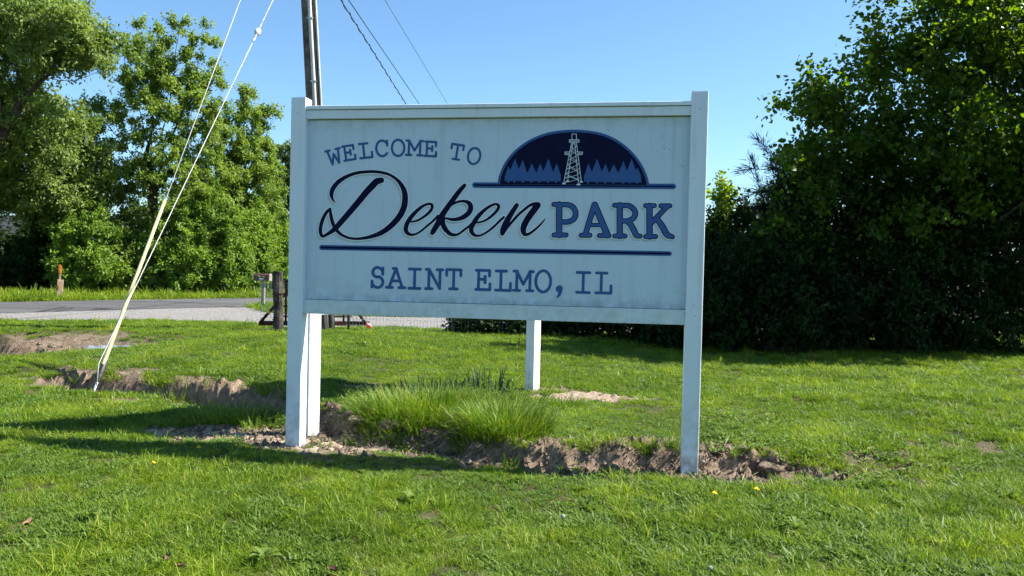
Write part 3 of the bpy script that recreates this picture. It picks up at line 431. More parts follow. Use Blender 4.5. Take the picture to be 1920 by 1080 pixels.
STEMS_ = [[(1.4332,1.7622,0.0069),(1.4335,1.7507,0.0069)],[(1.4713,1.7623,0.0069),(1.4716,1.7509,0.0069)],[(1.5241,1.7625,0.0068),(1.5244,1.751,0.0068)],[(1.5783,1.7626,0.0068),(1.5786,1.7512,0.0068)],[(1.6281,1.7628,0.0068),(1.6284,1.7514,0.0068)],[(1.6829,1.7629,0.0068),(1.6832,1.7515,0.0068)],[(1.7324,1.7631,0.0068),(1.7327,1.7517,0.0068)],[(1.9315,1.7595,0.0067),(1.9318,1.7482,0.0067)],[(1.9853,1.7597,0.0067),(1.9856,1.7484,0.0067)],[(2.0364,1.7598,0.0066),(2.0367,1.7486,0.0066)],[(2.0873,1.76,0.0066),(2.0876,1.7487,0.0066)],[(2.1457,1.7601,0.0066),(2.146,1.7489,0.0066)],[(2.1887,1.7603,0.0066),(2.189,1.7491,0.0066)],[(2.2291,1.7604,0.0066),(2.2294,1.7492,0.0066)]]
DERRICK_ = [[(1.7805,1.7503,0.0022),(1.8239,2.0017,0.0022)],[(1.806,1.7664,0.0022),(1.8311,2.0016,0.0022)],[(1.8727,1.7444,0.0022),(1.843,2.0016,0.0022)],[(1.8903,1.7625,0.0022),(1.8538,2.0015,0.0022)],[(1.8256,2.0171,0.0022),(1.8247,2.0531,0.0022),(1.852,2.0529,0.0022),(1.8529,2.0169,0.0022)],[(1.809,2.0177,0.0022),(1.8699,2.0174,0.0022),(1.8703,2.003,0.0022),(1.8094,2.0033,0.0022),(1.809,2.0177,0.0022)],[(1.8092,2.0105,0.0022),(1.8701,2.0102,0.0022)],[(1.8161,1.9425,0.0022),(1.784,1.9426,0.0022),(1.7844,1.9261,0.0022),(1.8139,1.9261,0.0022)],[(1.7842,1.9344,0.0022),(1.8111,1.9343,0.0022)],[(1.8651,1.9424,0.0022),(1.8934,1.9413,0.0022),(1.8907,1.9259,0.0022),(1.8681,1.9259,0.0022)],[(1.8679,1.9336,0.0022),(1.8916,1.9336,0.0022)],[(1.7744,1.7467,0.0047),(1.7889,1.7467,0.0047)],[(1.865,1.7408,0.0046),(1.881,1.7408,0.0046)],[(1.8015,1.7612,0.0047),(1.8118,1.7612,0.0047)],[(1.8852,1.7573,0.0046),(1.8961,1.7574,0.0046)],[(1.8191,1.9738,0.0016),(1.843,2.0016,0.0015)],[(1.8311,2.0016,0.0015),(1.8579,1.975,0.0015)],[(1.8191,1.9738,0.0016),(1.8284,1.976,0.0015)],[(1.8463,1.973,0.0015),(1.8579,1.975,0.0015)],[(1.8143,1.9459,0.0016),(1.8463,1.973,0.0015)],[(1.8191,1.9738,0.0016),(1.8496,1.9444,0.0015)],[(1.8143,1.9459,0.0016),(1.8257,1.9505,0.0015)],[(1.8496,1.9444,0.0015),(1.8619,1.9484,0.0015)],[(1.8094,1.918,0.0016),(1.8496,1.9444,0.0015)],[(1.8255,1.9494,0.0015),(1.866,1.9218,0.0015)],[(1.8094,1.918,0.0016),(1.8229,1.9249,0.0015)],[(1.8529,1.9159,0.0015),(1.866,1.9218,0.0015)],[(1.8046,1.8901,0.0016),(1.8529,1.9159,0.0015)],[(1.8094,1.918,0.0016),(1.8562,1.8873,0.0015)],[(1.8046,1.8901,0.0016),(1.8202,1.8993,0.0016)],[(1.8562,1.8873,0.0015),(1.87,1.8953,0.0015)],[(1.7998,1.8622,0.0016),(1.8562,1.8873,0.0015)],[(1.82,1.8972,0.0016),(1.8741,1.8687,0.0015)],[(1.7998,1.8622,0.0016),(1.8175,1.8736,0.0016)],[(1.8595,1.8587,0.0015),(1.8741,1.8687,0.0015)],[(1.795,1.8342,0.0016),(1.8595,1.8587,0.0015)],[(1.7998,1.8622,0.0016),(1.8628,1.8301,0.0015)],[(1.795,1.8342,0.0016),(1.8147,1.848,0.0016)],[(1.8628,1.8301,0.0015),(1.8781,1.8422,0.0015)],[(1.7902,1.8063,0.0016),(1.8628,1.8301,0.0015)],[(1.8144,1.8449,0.0016),(1.8822,1.8156,0.0015)],[(1.7902,1.8063,0.0016),(1.812,1.8224,0.0016)],[(1.8661,1.8016,0.0015),(1.8822,1.8156,0.0015)],[(1.7853,1.7783,0.0016),(1.8661,1.8016,0.0015)],[(1.7902,1.8063,0.0016),(1.8694,1.773,0.0015)],[(1.7853,1.7783,0.0016),(1.8093,1.7967,0.0016)],[(1.8694,1.773,0.0015),(1.8862,1.789,0.0015)],[(1.7805,1.7503,0.0016),(1.8694,1.773,0.0015)],[(1.8088,1.7925,0.0016),(1.8903,1.7625,0.0015)],[(1.7805,1.7503,0.0016),(1.8065,1.7711,0.0016)],[(1.8727,1.7444,0.0015),(1.8903,1.7625,0.0015)]]

# ------------------------------------------------------------------ printed shapes: outline of a distance field, filled and given a little thickness
def catmull(pts, step=.003):
    P = np.array(pts, float); out = []
    Q = np.vstack([2 * P[0] - P[1], P, 2 * P[-1] - P[-2]])
    for i in range(len(P) - 1):
        p0, p1, p2, p3 = Q[i:i + 4]; n = max(2, int(np.hypot(*(p2 - p1)[:2]) / step)); t = np.linspace(0, 1, n, endpoint=False)[:, None]
        out.append(.5 * ((2 * p1) + (-p0 + p2) * t + (2 * p0 - 5 * p1 + 4 * p2 - p3) * t ** 2 + (-p0 + 3 * p1 - 3 * p2 + p3) * t ** 3))
    return np.vstack(out + [P[-1:]])
def dense(pts, step=.003):
    P = np.array(pts, float); out = []
    for a, b in zip(P[:-1], P[1:]):
        n = max(2, int(np.hypot(*(b - a)[:2]) / step)); out.append(a + (b - a) * np.linspace(0, 1, n, endpoint=False)[:, None])
    return np.vstack(out + [P[-1:]])
def field(strokes, smooth, res, pad=.03):
    S = np.vstack([(catmull if smooth and len(s) > 2 else dense)(s, res * 1.2) for s in strokes])
    lo = S[:, :2].min(0) - S[:, 2].max() - pad; hi = S[:, :2].max(0) + S[:, 2].max() + pad
    nx, ny = (np.ceil((hi - lo) / res)).astype(int) + 1; D = np.full((ny, nx), 9., float)
    gx = lo[0] + np.arange(nx) * res; gy = lo[1] + np.arange(ny) * res
    for u, v, r in S:
        k = r + .022; i0 = max(0, int((u - k - lo[0]) / res)); i1 = min(nx, int((u + k - lo[0]) / res) + 2); j0 = max(0, int((v - k - lo[1]) / res)); j1 = min(ny, int((v + k - lo[1]) / res) + 2)
        w = np.hypot(gx[None, i0:i1] - u, gy[j0:j1, None] - v) - r; np.minimum(D[j0:j1, i0:i1], w, out=D[j0:j1, i0:i1])
    return D, lo, res
def contours(fld, iso):
    D, lo, res = fld; D = D - iso; D[np.abs(D) < 1e-7] = 1e-7; ny, nx = D.shape; ins = D < 0
    code = ins[:-1, :-1] * 1 + ins[:-1, 1:] * 2 + ins[1:, 1:] * 4 + ins[1:, :-1] * 8
    T = {1: [(3, 0)], 2: [(0, 1)], 3: [(3, 1)], 4: [(1, 2)], 5: [(3, 0), (1, 2)], 6: [(0, 2)], 7: [(3, 2)], 8: [(2, 3)], 9: [(2, 0)], 10: [(0, 1), (2, 3)], 11: [(2, 1)], 12: [(1, 3)], 13: [(1, 0)], 14: [(0, 3)]}
    def ek(j, i, e): return (0, j, i) if e == 0 else (1, j, i + 1) if e == 1 else (0, j + 1, i) if e == 2 else (1, j, i)
    def pt(k):
        t, j, i = k
        if t == 0: a, b = D[j, i], D[j, i + 1]; f = a / (a - b); return (lo[0] + (i + f) * res, lo[1] + j * res)
        a, b = D[j, i], D[j + 1, i]; f = a / (a - b); return (lo[0] + i * res, lo[1] + (j + f) * res)
    nxt = {}
    for j, i in zip(*np.nonzero((code > 0) & (code < 15))):
        for a, b in T[int(code[j, i])]: nxt[ek(j, i, a)] = ek(j, i, b)
    loops = []
    while nxt:
        k0, k = nxt.popitem(); L = [k0]
        while k != k0 and k in nxt: L.append(k); k = nxt.pop(k)
        if len(L) > 5: loops.append(np.array([pt(q) for q in L]))
    return loops
def rdp(P, eps):
    keep = np.zeros(len(P), bool); keep[0] = keep[-1] = True; st = [(0, len(P) - 1)]
    while st:
        a, b = st.pop()
        if b - a < 2: continue
        d = P[b] - P[a]; n = np.hypot(*d); q = P[a + 1:b] - P[a]
        e = np.abs(d[0] * q[:, 1] - d[1] * q[:, 0]) / n if n > 1e-9 else np.hypot(q[:, 0], q[:, 1])
        k = int(e.argmax())
        if e[k] > eps: keep[a + 1 + k] = True; st += [(a, a + 1 + k), (a + 1 + k, b)]
    return P[keep]
def fill(name, loops, off, thick, mat, parent, shift=(0, 0), eps=.00025):
    """closed outlines on the panel face -> flat plate whose back lies `off` in front of the face"""
    cu = bpy.data.curves.new(name, 'CURVE'); cu.dimensions = '2D'; cu.fill_mode = 'BOTH'; cu.extrude = thick / 2
    for L in loops:
        L = np.asarray(L, float)
        if eps: L = rdp(np.vstack([L, L[:1]]), eps)[:-1]
        if len(L) < 3: continue
        s = cu.splines.new('POLY'); s.points.add(len(L) - 1); s.use_cyclic_u = True
        for p, (u, v) in zip(s.points, L): p.co = (u + shift[0], v + shift[1], 0, 1)
    t = bpy.data.objects.new(name, cu); COL.objects.link(t); dg = bpy.context.evaluated_depsgraph_get()
    me = bpy.data.meshes.new_from_object(t.evaluated_get(dg)); bpy.data.objects.remove(t); bpy.data.curves.remove(cu)
    # curve plane (x, y, z) -> panel (u, -depth, v)
    me.transform(Matrix(((1, 0, 0, 0), (0, 0, -1, -(off + thick / 2)), (0, 1, 0, 0), (0, 0, 0, 1)))); me.name = name
    return link(name, me, mat, parent)

# ------------------------------------------------------------------ the sign: local x along the panel from the left post's outer edge, y into the sign, z up
SW, PS = 2.64, .10
def sign_frame(name, loc, rz, zbase, label):
    s = empty(name, loc, rz); tag(s, label, 'sign', 'park signs set in a V')
    shear = .0029
    for u, dz, top in ((PS / 2, zbase[0], 2.295), (SW - PS / 2, zbase[1], 2.297)):
        m = MB().box((u, PS / 2, (top + dz) / 2), (PS, PS, top - dz), bev=.003)
        for i, v in enumerate(m.v): m.v[i] = (v[0] + shear * v[2], v[1], v[2])
        p = m.build('post', M['vinyl'], s)
        c = MB(); b = .001                                    # flat cap with a shallow pyramid
        c.add([(u - PS / 2 + b + shear * top, b, top), (u + PS / 2 - b + shear * top, b, top), (u + PS / 2 - b + shear * top, PS - b, top), (u - PS / 2 + b + shear * top, PS - b, top), (u + shear * top, PS / 2, top + .008)],
              [(0, 1, 4), (1, 2, 4), (2, 3, 4), (3, 0, 4)]); c.build('post_cap', M['vinyl'], p)
    def beam(nm, z0, z1, y0, y1, mat, par=None, bev=.002):
        m = MB().box((SW / 2, (y0 + y1) / 2, (z0 + z1) / 2), (SW - 2 * PS + .004, y1 - y0, z1 - z0), bev=bev)
        for i, v in enumerate(m.v): m.v[i] = (v[0] + shear * v[2], v[1], v[2])
        return m.build(nm, mat, par or s)
    beam('top_rail', 2.158, 2.213, .016, .086, M['vinyl'])
    beam('cap_rail', 2.216, 2.240, .004, .097, M['vinyl'])
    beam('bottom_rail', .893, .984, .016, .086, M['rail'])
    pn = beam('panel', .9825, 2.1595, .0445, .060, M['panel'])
    for u, z in ((PS * .5, 2.19), (SW - PS * .5, 2.19), (PS * .42, 1.05), (SW - PS * .55, 1.02)):
        MB().tube([(u + shear * z, .001, z), (u + shear * z, -.0025, z)], .0055, 8).build('screw_head', M['galv'], s)
    for u in (.16, .9, 1.74, 2.48):
        for z in (2.135, 1.005): MB().tube([(u + shear * z, .0450, z), (u + shear * z, .0425, z)], .0035, 8).build('panel_screw', M['galv'], s)
    # grime that has settled in the joints
    for z, h in ((2.2145, .0025), (2.1555, .0022), (.9858, .0018)): beam('grime_seam', z - h, z + h, .030 if z > 2.2 else .0425, .045 if z > 2.2 else .0440, M['mildew'], s, 0)
    return s, pn
yaw1 = -.1565
sgn, panel = sign_frame('park_sign', (-1.4634, 5.2135, 0), yaw1, (-.15, -.2), 'white WELCOME TO Deken PARK sign on two white posts, facing the camera')
FACE = -.0445            # local y of the panel face; printed pieces are laid in front of it
holder = empty('lettering_origin'); bpy.data.objects.remove(holder)
def pr(name, loops, layer, thick, mat, shift=(0, 0), eps=.00025, lab=None):
    sh = .0029; L = [np.c_[np.asarray(l)[:, 0] + sh * np.asarray(l)[:, 1], np.asarray(l)[:, 1]] for l in loops]
    o = fill(name, L, FACE + layer, thick, mat, panel, shift, eps)
    if lab: o['label'] = lab
    return o
def curves_of(st, smooth=True, res=.0015): return field(st, smooth, res)
for nm, st in (('script_letter', D_), ('script_letters', EKEN_)):
    f = curves_of(st)
    lb = 'navy script capital D' if nm == 'script_letter' else 'navy joined script letters eken'
    pr('letter_shadow', contours(f, .0035), .0006, .0002, M['dshadow'], (-.011, -.013))
    pr('letter_outline', contours(f, .0058), .0011, .0002, M['halo'])
    pr(nm, contours(f, .0004), .0016, .0006, M['navy'], lab=lb)
for ch, st in zip('PARK', PARK_):
    f = curves_of(st, True, .0013); e = 'PARK'.index(ch) * .00008
    pr('letter_shadow', contours(f, .002), .0006 + e, .0002, M['dshadow'], (-.010, -.012))
    pr('letter_outline', contours(f, .0042), .0011 + e, .0002, M['halo'])
    pr('slab_letter_border', contours(f, .0002), .0016 + e, .0004, M['navy'])
    pr('slab_letter', contours(f, -.0055), .0024 + e, .0003, M['blue'], lab='blue slab letter %s with a navy border' % ch)
for ch, st in list(zip('WELCOMETO', WELCOME_)) + list(zip('SAINTELMOIL', SAINT_)) + [(',', COMMA_)]:
    pr('small_letter', contours(curves_of(st, False, .0012), 0), .0008, .0005, M['blue'], lab='blue slab %s' % ('comma' if ch == ',' else 'letter ' + ch))
rf = curves_of(RULE_, False, .002); pr('rule_border', contours(rf, 0), .0008, .0004, M['blue']); pr('rule', contours(rf, -.0095), .0016, .0004, M['navy'])
# emblem: dome on a bar, two rows of pines, derrick
bf = curves_of(BAR_, False, .002)
dm = [(u, v) for u, v, r in DOME_]; dc = np.mean([dm[0], dm[-1]], 0)
cat_d = catmull(np.array([(u, v, 0) for u, v in dm]), .01)[:, :2]
def dome_field(grow):
    c = cat_d + 0; n_ = np.gradient(c, axis=0); n_ = np.c_[-n_[:, 1], n_[:, 0]]; n_ /= np.hypot(n_[:, 0], n_[:, 1])[:, None]
    return c + n_ * grow
barl = contours(bf, 0); inn = contours(bf, -.0125)
pr('emblem_bar_border', barl, .0008, .0003, M['blue'])
pr('emblem_dome_border', [dome_field(0)], .0012, .0002, M['blue'])
pr('emblem_bar', inn, .0018, .0002, M['navy'])
pr('emblem_dome', [dome_field(-.0155) if dome_field(-.0155)[:, 1].max() < cat_d[:, 1].max() else dome_field(.0155)], .0021, .0002, M['navy'])
for t in TREES_: pr('emblem_pine_row', [[(u, v) for u, v, r in t]], .0025, .0002, M['blue'], eps=0)
for s_ in STEMS_:
    (u0, v0, r0), (u1, v1, r1) = s_; pr('emblem_pine_stem', [[(u0 - r0, v0 + .002), (u0 + r0, v0 + .002), (u1 + r1, v1), (u1 - r1, v1)]], .0028, .0002, M['blue'], eps=0)
pr('emblem_derrick', contours(field(DERRICK_, False, .0008), -.0003), .0031, .0003, M['derrick'], eps=.0003, lab='pale oil derrick print')
# the second sign of the V, turned away; only its posts show under the first
p2, p3 = np.array([-1.375, 5.56]), np.array([.235, 7.52]); yaw2 = math.atan2(p3[1] - p2[1], p3[0] - p2[0])
sg2, _ = sign_frame('park_sign', (p2[0] - .02, p2[1] - .04, -.03), yaw2, (-.25, -.12), 'rear sign of the V pair, only its two white posts visible below the front sign')

# ------------------------------------------------------------------ utility pole, guys, overhead wires
pb = at(612, 620, 14.0); pt0 = at(579, 0, 13.75)
axp = (pt0 - pb) / (pt0[2] - pb[2])
def on_pole(z): return pb + axp * (z - pb[2])
POLE_H = 10.4
pole = empty('utility_pole', tuple(pb)); tag(pole, 'tall weathered wooden utility pole rising behind the sign\'s left post', 'utility pole')
rel = lambda p: tuple(np.asarray(p) - pb)
MB().tube([rel(on_pole(z)) for z in np.linspace(-.3, POLE_H, 14)], list(np.linspace(.152, .112, 14)), 18).build('shaft', M['pole'], pole, True)
def strap_line(nm, dx, dy, r, z0, z1, mat, n=8):
    return MB().tube([rel(on_pole(z) + np.array([dx, dy, 0])) for z in np.linspace(z0, z1, 8)], r, n).build(nm, mat, pole, True)
strap_line('conduit', .045, -.155, .034, .1, 9.2, M['conduit'], 12)
strap_line('ground_moulding', .135, -.085, .02, .1, 9.6, M['conduit'], 6)
strap_line('ground_wire', .095, -.125, .008, .1, 9.6, M['wire'], 6)
for z in (1.5, 3.0, 4.35, 5.4, 6.6, 8.0):
    c = on_pole(z); MB().box(rel(c + np.array([.045, -.178, 0])), (.10, .03, .025), bev=.004).build('conduit_strap', M['galv'], pole)
MB().box(rel(on_pole(9.9) + np.array([.02, -.16, 0])), (2.2, .1, .12), bev=.008).build('crossarm', M['pole'], pole)
for dx in (-.95, .5, .95):
    c = on_pole(10.0) + np.array([dx, -.16, -.04]); m = MB().tube([rel(c + np.array([0, 0, h])) for h in (0, .03, .05, .08, .1, .13, .15)], [.02, .045, .03, .048, .03, .04, .02], 10); m.build('insulator', M['conduit'], pole, True)
anch = np.array([-3.83, 7.30, zat(-3.83, 7.30)])
def attach(pa, pbx):
    """height on the pole where a straight line seen through two photo points meets it"""
    best = None
    for z in np.linspace(4, 12, 801):
        p = on_pole(z); v = p - np.array([0, 0, EYE])
        c, s = math.cos(PITCH), math.sin(PITCH); Yd = v[1] * c - v[2] * s; Zd = v[1] * s + v[2] * c; u, w = v[0] / Yd, -Zd / Yd
        cr, sr = math.cos(ROLL), math.sin(ROLL); X, Yp = 960 + FOC * (u * cr - w * sr), 540 + FOC * (u * sr + w * cr)
        e = abs((pbx[0] - pa[0]) * (Yp - pa[1]) - (pbx[1] - pa[1]) * (X - pa[0]))
        if best is None or e < best[0]: best = (e, z)
    return best[1]
z1 = attach((302, 375), (447, 0)); z2 = attach((245, 560), (505, 15))
A1 = on_pole(z1); A2 = on_pole(z2)
g1 = empty('guy_wire', tuple(anch)); tag(g1, 'guy wire with a long yellow plastic guard slanting up from the ditch', 'guy wire', 'guy wires of the utility pole')
d1 = (A1 - anch) / np.linalg.norm(A1 - anch); ra = lambda p: tuple(np.asarray(p) - anch)
MB().tube([ra(anch - d1 * .2), ra(anch + d1 * .36)], .013, 8).build('anchor_rod', M['galv'], g1, True)
MB().tube([ra(anch + d1 * .16), ra(anch + d1 * .22), ra(anch + d1 * .34), ra(anch + d1 * .42)], [.012, .028, .03, .016], 8).build('thimble_eye', M['dark_steel'], g1, True)
MB().tube([ra(anch + d1 * .36), ra(A1)], .0052, 8).build('strand', M['cable'], g1, True)
gl0 = .30; gtop = None
for t in np.linspace(1, 4, 301):
    p = anch + d1 * t; v = p - np.array([0, 0, EYE]); yy = 540 - FOC * (v[2] / v[1] + PITCH) + (-658) * ROLL
    if yy < 376: gtop = t; break
gtop = gtop or 2.6
MB().tube([ra(anch + d1 * t + np.array([0, -.012, 0])) for t in (gl0, gl0 + .02, gtop - .02, gtop)], [.014, .0185, .0185, .015], 10).build('plastic_guard', M['guard'], g1, True)
g2 = empty('guy_wire', tuple(anch + np.array([.03, .02, 0]))); tag(g2, 'thinner guy wire with a small round insulator near its top', 'guy wire', 'guy wires of the utility pole')
a2 = anch + np.array([.05, .03, .32]); r2 = lambda p: tuple(np.asarray(p) - anch - np.array([.03, .02, 0])); d2 = (A2 - a2) / np.linalg.norm(A2 - a2); L2 = np.linalg.norm(A2 - a2)
MB().tube([r2(anch + np.array([.03, .02, .02])), r2(a2), r2(A2)], .0048, 8).build('strand', M['cable'], g2, True)
tb = .5
for t in np.linspace(.3, 1, 701):
    p = a2 + d2 * L2 * t; v = p - np.array([0, 0, EYE]); yy = 540 - FOC * (v[2] / v[1] + PITCH) + (-477) * ROLL
    if yy < 63: tb = t; break
c = a2 + d2 * L2 * tb
MB().tube([r2(c + d2 * k) for k in (-.075, -.06, -.03, 0, .03, .06, .075)], [.01, .03, .042, .045, .042, .03, .01], 12).build('strain_insulator', M['conduit'], g2, True)
for sgn_ in (-1, 1): MB().tube([r2(c + d2 * sgn_ * .07), r2(c + d2 * sgn_ * .3)], [.016, .008], 6).build('wire_clip', M['galv'], g2, True)
fp = np.array([-2.6, 58.0, FAR]); P2 = empty('utility_pole', tuple(fp)); tag(P2, 'far utility pole standing hidden behind the middle of the sign', 'utility pole')
MB().tube([(0, 0, -.3), (0, 0, 8.4)], [.15, .11], 12).build('shaft', M['pole'], P2, True)
MB().box((0, -.14, 7.9), (2.2, .1, .12), bev=.008).build('crossarm', M['pole'], P2)
def overhead(pa, pbx, rad, lab, sag, twist=0):
    z = attach(pa, pbx); a = on_pole(z) + np.array([.1, 0, 0])
    # the far end lies on the same sight plane, 58 m down the view
    q = np.array(pa) + (np.array(pbx) - np.array(pa)) * 2.0; b = at(q[0], q[1], 57.8)
    o = empty('overhead_wire', tuple(a)); tag(o, lab, 'wire', 'overhead wires running off behind the sign')
    P = []
    for t in np.linspace(0, 1, 60): p = a + (b - a) * t; p[2] -= sag * 4 * t * (1 - t); P.append(p - a)
    MB().tube(P, rad, 6).build('cable', M['wire'], o, True)
    if twist: # lashing wound round the cable
        Q = []
        for t in np.linspace(0, 1, 900):
            p = a + (b - a) * t; p[2] -= sag * 4 * t * (1 - t); w = t * 120 * math.pi; Q.append(p - a + np.array([math.cos(w), 0, math.sin(w)]) * rad * 2.0)
        MB().tube(Q, rad * .8, 4).build('twisted_strand', M['wire'], o)
    return o
overhead((630, 0), (755, 192), .010, 'lowest overhead wire, a dark twisted cable', .0, 1)
overhead((645, 0), (780, 192), .010, 'dark smooth overhead wire in the middle of three', .0)
overhead((715, 0), (833, 190), .0065, 'thinnest overhead wire, right of the other two', .0)

# ------------------------------------------------------------------ gate, fence, mailbox, marker post
gp = np.array([-3.74, 12.8, .06]); post = empty('gate_post', tuple(gp)); tag(post, 'dark weathered wooden gate post left of the sign', 'post')
R_ = random.Random(4); k = 14; V = []
m = MB(); zs = np.linspace(-.3, 1.06, 12); pts = [(.012 * math.sin(z * 5), 0, z) for z in zs]; m.tube(pts, [.078 + .006 * math.sin(z * 9) for z in zs], 12)
m.v = [(x + .006 * R_.uniform(-1, 1), y + .006 * R_.uniform(-1, 1), z) for x, y, z in m.v]; m.build('timber', M['oldwood'], post)
MB().tube([(0, 0, .70), (0, 0, .715)], .088, 12).build('hinge_band', M['rust'], post)
MB().tube([(0, 0, .28), (0, 0, .295)], .088, 12).build('hinge_band', M['rust'], post)
GD_ = 13.9
gl = at(485, 606, GD_); gr = at(692, 610, GD_ + .5); gdir = gr - gl; gdir[2] = 0; gw = np.linalg.norm(gdir); gdir /= gw
gate = empty('pipe_gate', (gl[0], gl[1], gl[2] - .1)); gate.rotation_euler = (0, 0, math.atan2(gdir[1], gdir[0])); tag(gate, 'low dark red pipe gate with wire mesh and striped braces', 'gate')
GT = .84
def rail(nm, a, b, r=.024, mat='rust', par=gate, n=8): return MB().tube([a, b], r, n).build(nm, M[mat], par, True)
MB().box((gw / 2, 0, .1), (gw, .07, .075), bev=.008).build('bottom_rail', M['rust'], gate)
rail('top_rail', (.42, 0, GT), (gw - .42, 0, GT), .03)
for z in (.40, .22, .60): rail('middle_rail', (.3, .03, z), (gw - .3, .03, z), .014)
b1 = rail('diagonal_brace', (.03, -.045, .12), (.62, -.045, GT), .026); b2 = rail('diagonal_brace', (gw - .03, -.045, .06), (gw - .62, -.045, GT), .026)
for t in (.22, .46, .52): MB().tube([(.03 + .59 * t, -.047, .12 + (GT - .12) * t), (.03 + .59 * (t + .045), -.047, .12 + (GT - .12) * (t + .045))], .0285, 8).build('yellow_stripe', M['yellow'], b1)
MB().box((gw - .02, -.06, .06), (.11, .02, .07), Matrix.Rotation(.7, 4, 'Y'), .006).build('red_reflector', M['red'], gate)
for x in (.45, gw / 2, gw - .45): rail('upright', (x, .02, .1), (x, .02, GT), .018)
m = MB()
for i in range(int(gw / .055)): m.tube([(.03 + i * .055, .045, .12), (.03 + i * .055, .045, GT - .02)], .0028, 3, False)
for i in range(13): m.tube([(.03, .047, .14 + i * .055), (gw - .03, .047, .14 + i * .055)], .0028, 3, False)
m.build('wire_mesh', M['galv'], gate)
f0 = np.array([-2.9, 14.0, .1]); f1 = np.array([2.2, 13.7, .12]); fl = np.linalg.norm(f1 - f0)
fen = empty('wire_fence', tuple(f0), math.atan2(f1[1] - f0[1], f1[0] - f0[0])); tag(fen, 'thin wire mesh fence on dark steel posts behind the sign', 'fence')
for x in (.05, 1.9, 3.75, fl): MB().box((x, 0, .5), (.035, .035, 1.3)).build('fence_post', M['dark_steel'], fen)
m = MB()
for i in range(int(fl / .06)): m.tube([(i * .06, .025, -.02), (i * .06, .025, 1.0)], .003, 3, False)
for i in range(11): m.tube([(0, .028, .0 + i * .1), (fl, .028, .0 + i * .1)], .003, 3, False)
m.build('wire_mesh', M['galv'], fen)
mb = np.array([-6.62, 21.3, FAR]); box = empty('mailbox', tuple(mb), math.radians(-12)); box.scale = (.86, .86, .94); tag(box, 'brown mailbox on a grey wooden post beside the road', 'mailbox')
MB().box((0, 0, .36), (.095, .095, .80), bev=.008).build('post', M['greywood'], box)
m = MB(); w, L = .13, .5; prof = [(-w / 2 * 1.25, 0), (w / 2 * 1.25, 0)] + [(w / 2 * 1.25 * math.cos(a), .12 + w / 2 * 1.25 * math.sin(a)) for a in np.linspace(0, math.pi, 9)]
n_ = len(prof); V = [(x0, p[0], .78 + p[1]) for x0 in (-.30, .22) for p in prof]; Fc = [tuple(range(n_)), tuple(range(2 * n_ - 1, n_ - 1, -1))] + [(i, (i + 1) % n_, n_ + (i + 1) % n_, n_ + i) for i in range(n_)]
m.add(V, Fc).build('box_body', M['mailbox'], box)
V = [(x0, p[0] * 1.06, .78 + p[1] * 1.04 - .004) for x0 in (.221, .245) for p in prof]; MB().add(V, Fc).build('box_door', M['greywood'], box)
for i, x in enumerate((-.10, .05)): MB().box((x, -.086, .90 - i * .01), (.085, .004, .028), Matrix.Rotation(.45, 4, 'Y')).build('yellow_decal', M['yellow'], box)
MB().box((-.03, -.086, .83), (.14, .004, .035)).build('name_plate', M['trim'], box)
MB().box((.12, -.09, .95), (.02, .008, .07)).build('signal_flag', M['red'], box)
mk = np.array([-13.7, 24.2, FAR]); mp_ = empty('marker_post', tuple(mk)); tag(mp_, 'squat wooden stump post with an orange topped stake beside the road', 'post')
m = MB().box((.02, 0, .26), (.17, .17, .64), Matrix.Rotation(.5, 4, 'Z') @ Matrix.Rotation(.04, 4, 'Y'), .012); m.build('stump', M['tanwood'], mp_)
MB().box((-.04, .1, .42), (.05, .03, .86), Matrix.Rotation(.3, 4, 'Z')).build('stake', M['tanwood'], mp_)
MB().box((-.04, .1, .90), (.075, .05, .26), Matrix.Rotation(.3, 4, 'Z'), .008).build('orange_cap', M['orange'], mp_)
MB().box((.06, -.10, .38), (.03, .006, .14), Matrix.Rotation(.5, 4, 'Z')).build('orange_reflector', M['orange'], mp_)

# ------------------------------------------------------------------ culvert
cv = at(163, 669, 10.4); cv[2] = -.05; cdir = Vector((.96, .28, .0)).normalized()
cul = empty('culvert_pipe', tuple(cv)); tag(cul, 'short galvanised culvert pipe sticking out of the ditch bank', 'pipe'); V = []; Fc = []; n_ = 24; K = 30
ca = cdir.cross(Vector((0, 0, 1))).normalized(); cb = ca.cross(cdir)
for i in range(K):
    for rr in (1, .93):
        for k in range(n_):
            a = 2 * math.pi * k / n_; r = (.165 + .006 * math.sin(i * 1.57)) * rr; p = cdir * (i * .035) + (ca * math.cos(a) + cb * math.sin(a)) * r; V.append(p)
for i in range(K - 1):
    for q in (0, 1):
        for k in range(n_):
            b0 = (i * 2 + q) * n_; b1 = ((i + 1) * 2 + q) * n_; f = (b0 + k, b0 + (k + 1) % n_, b1 + (k + 1) % n_, b1 + k); Fc.append(f if q == 0 else f[::-1])
for k in range(n_): Fc.append((k, n_ + k, n_ + (k + 1) % n_, (k + 1) % n_))
MB().add(V, Fc).build('corrugated_barrel', M['galv'], cul, True)

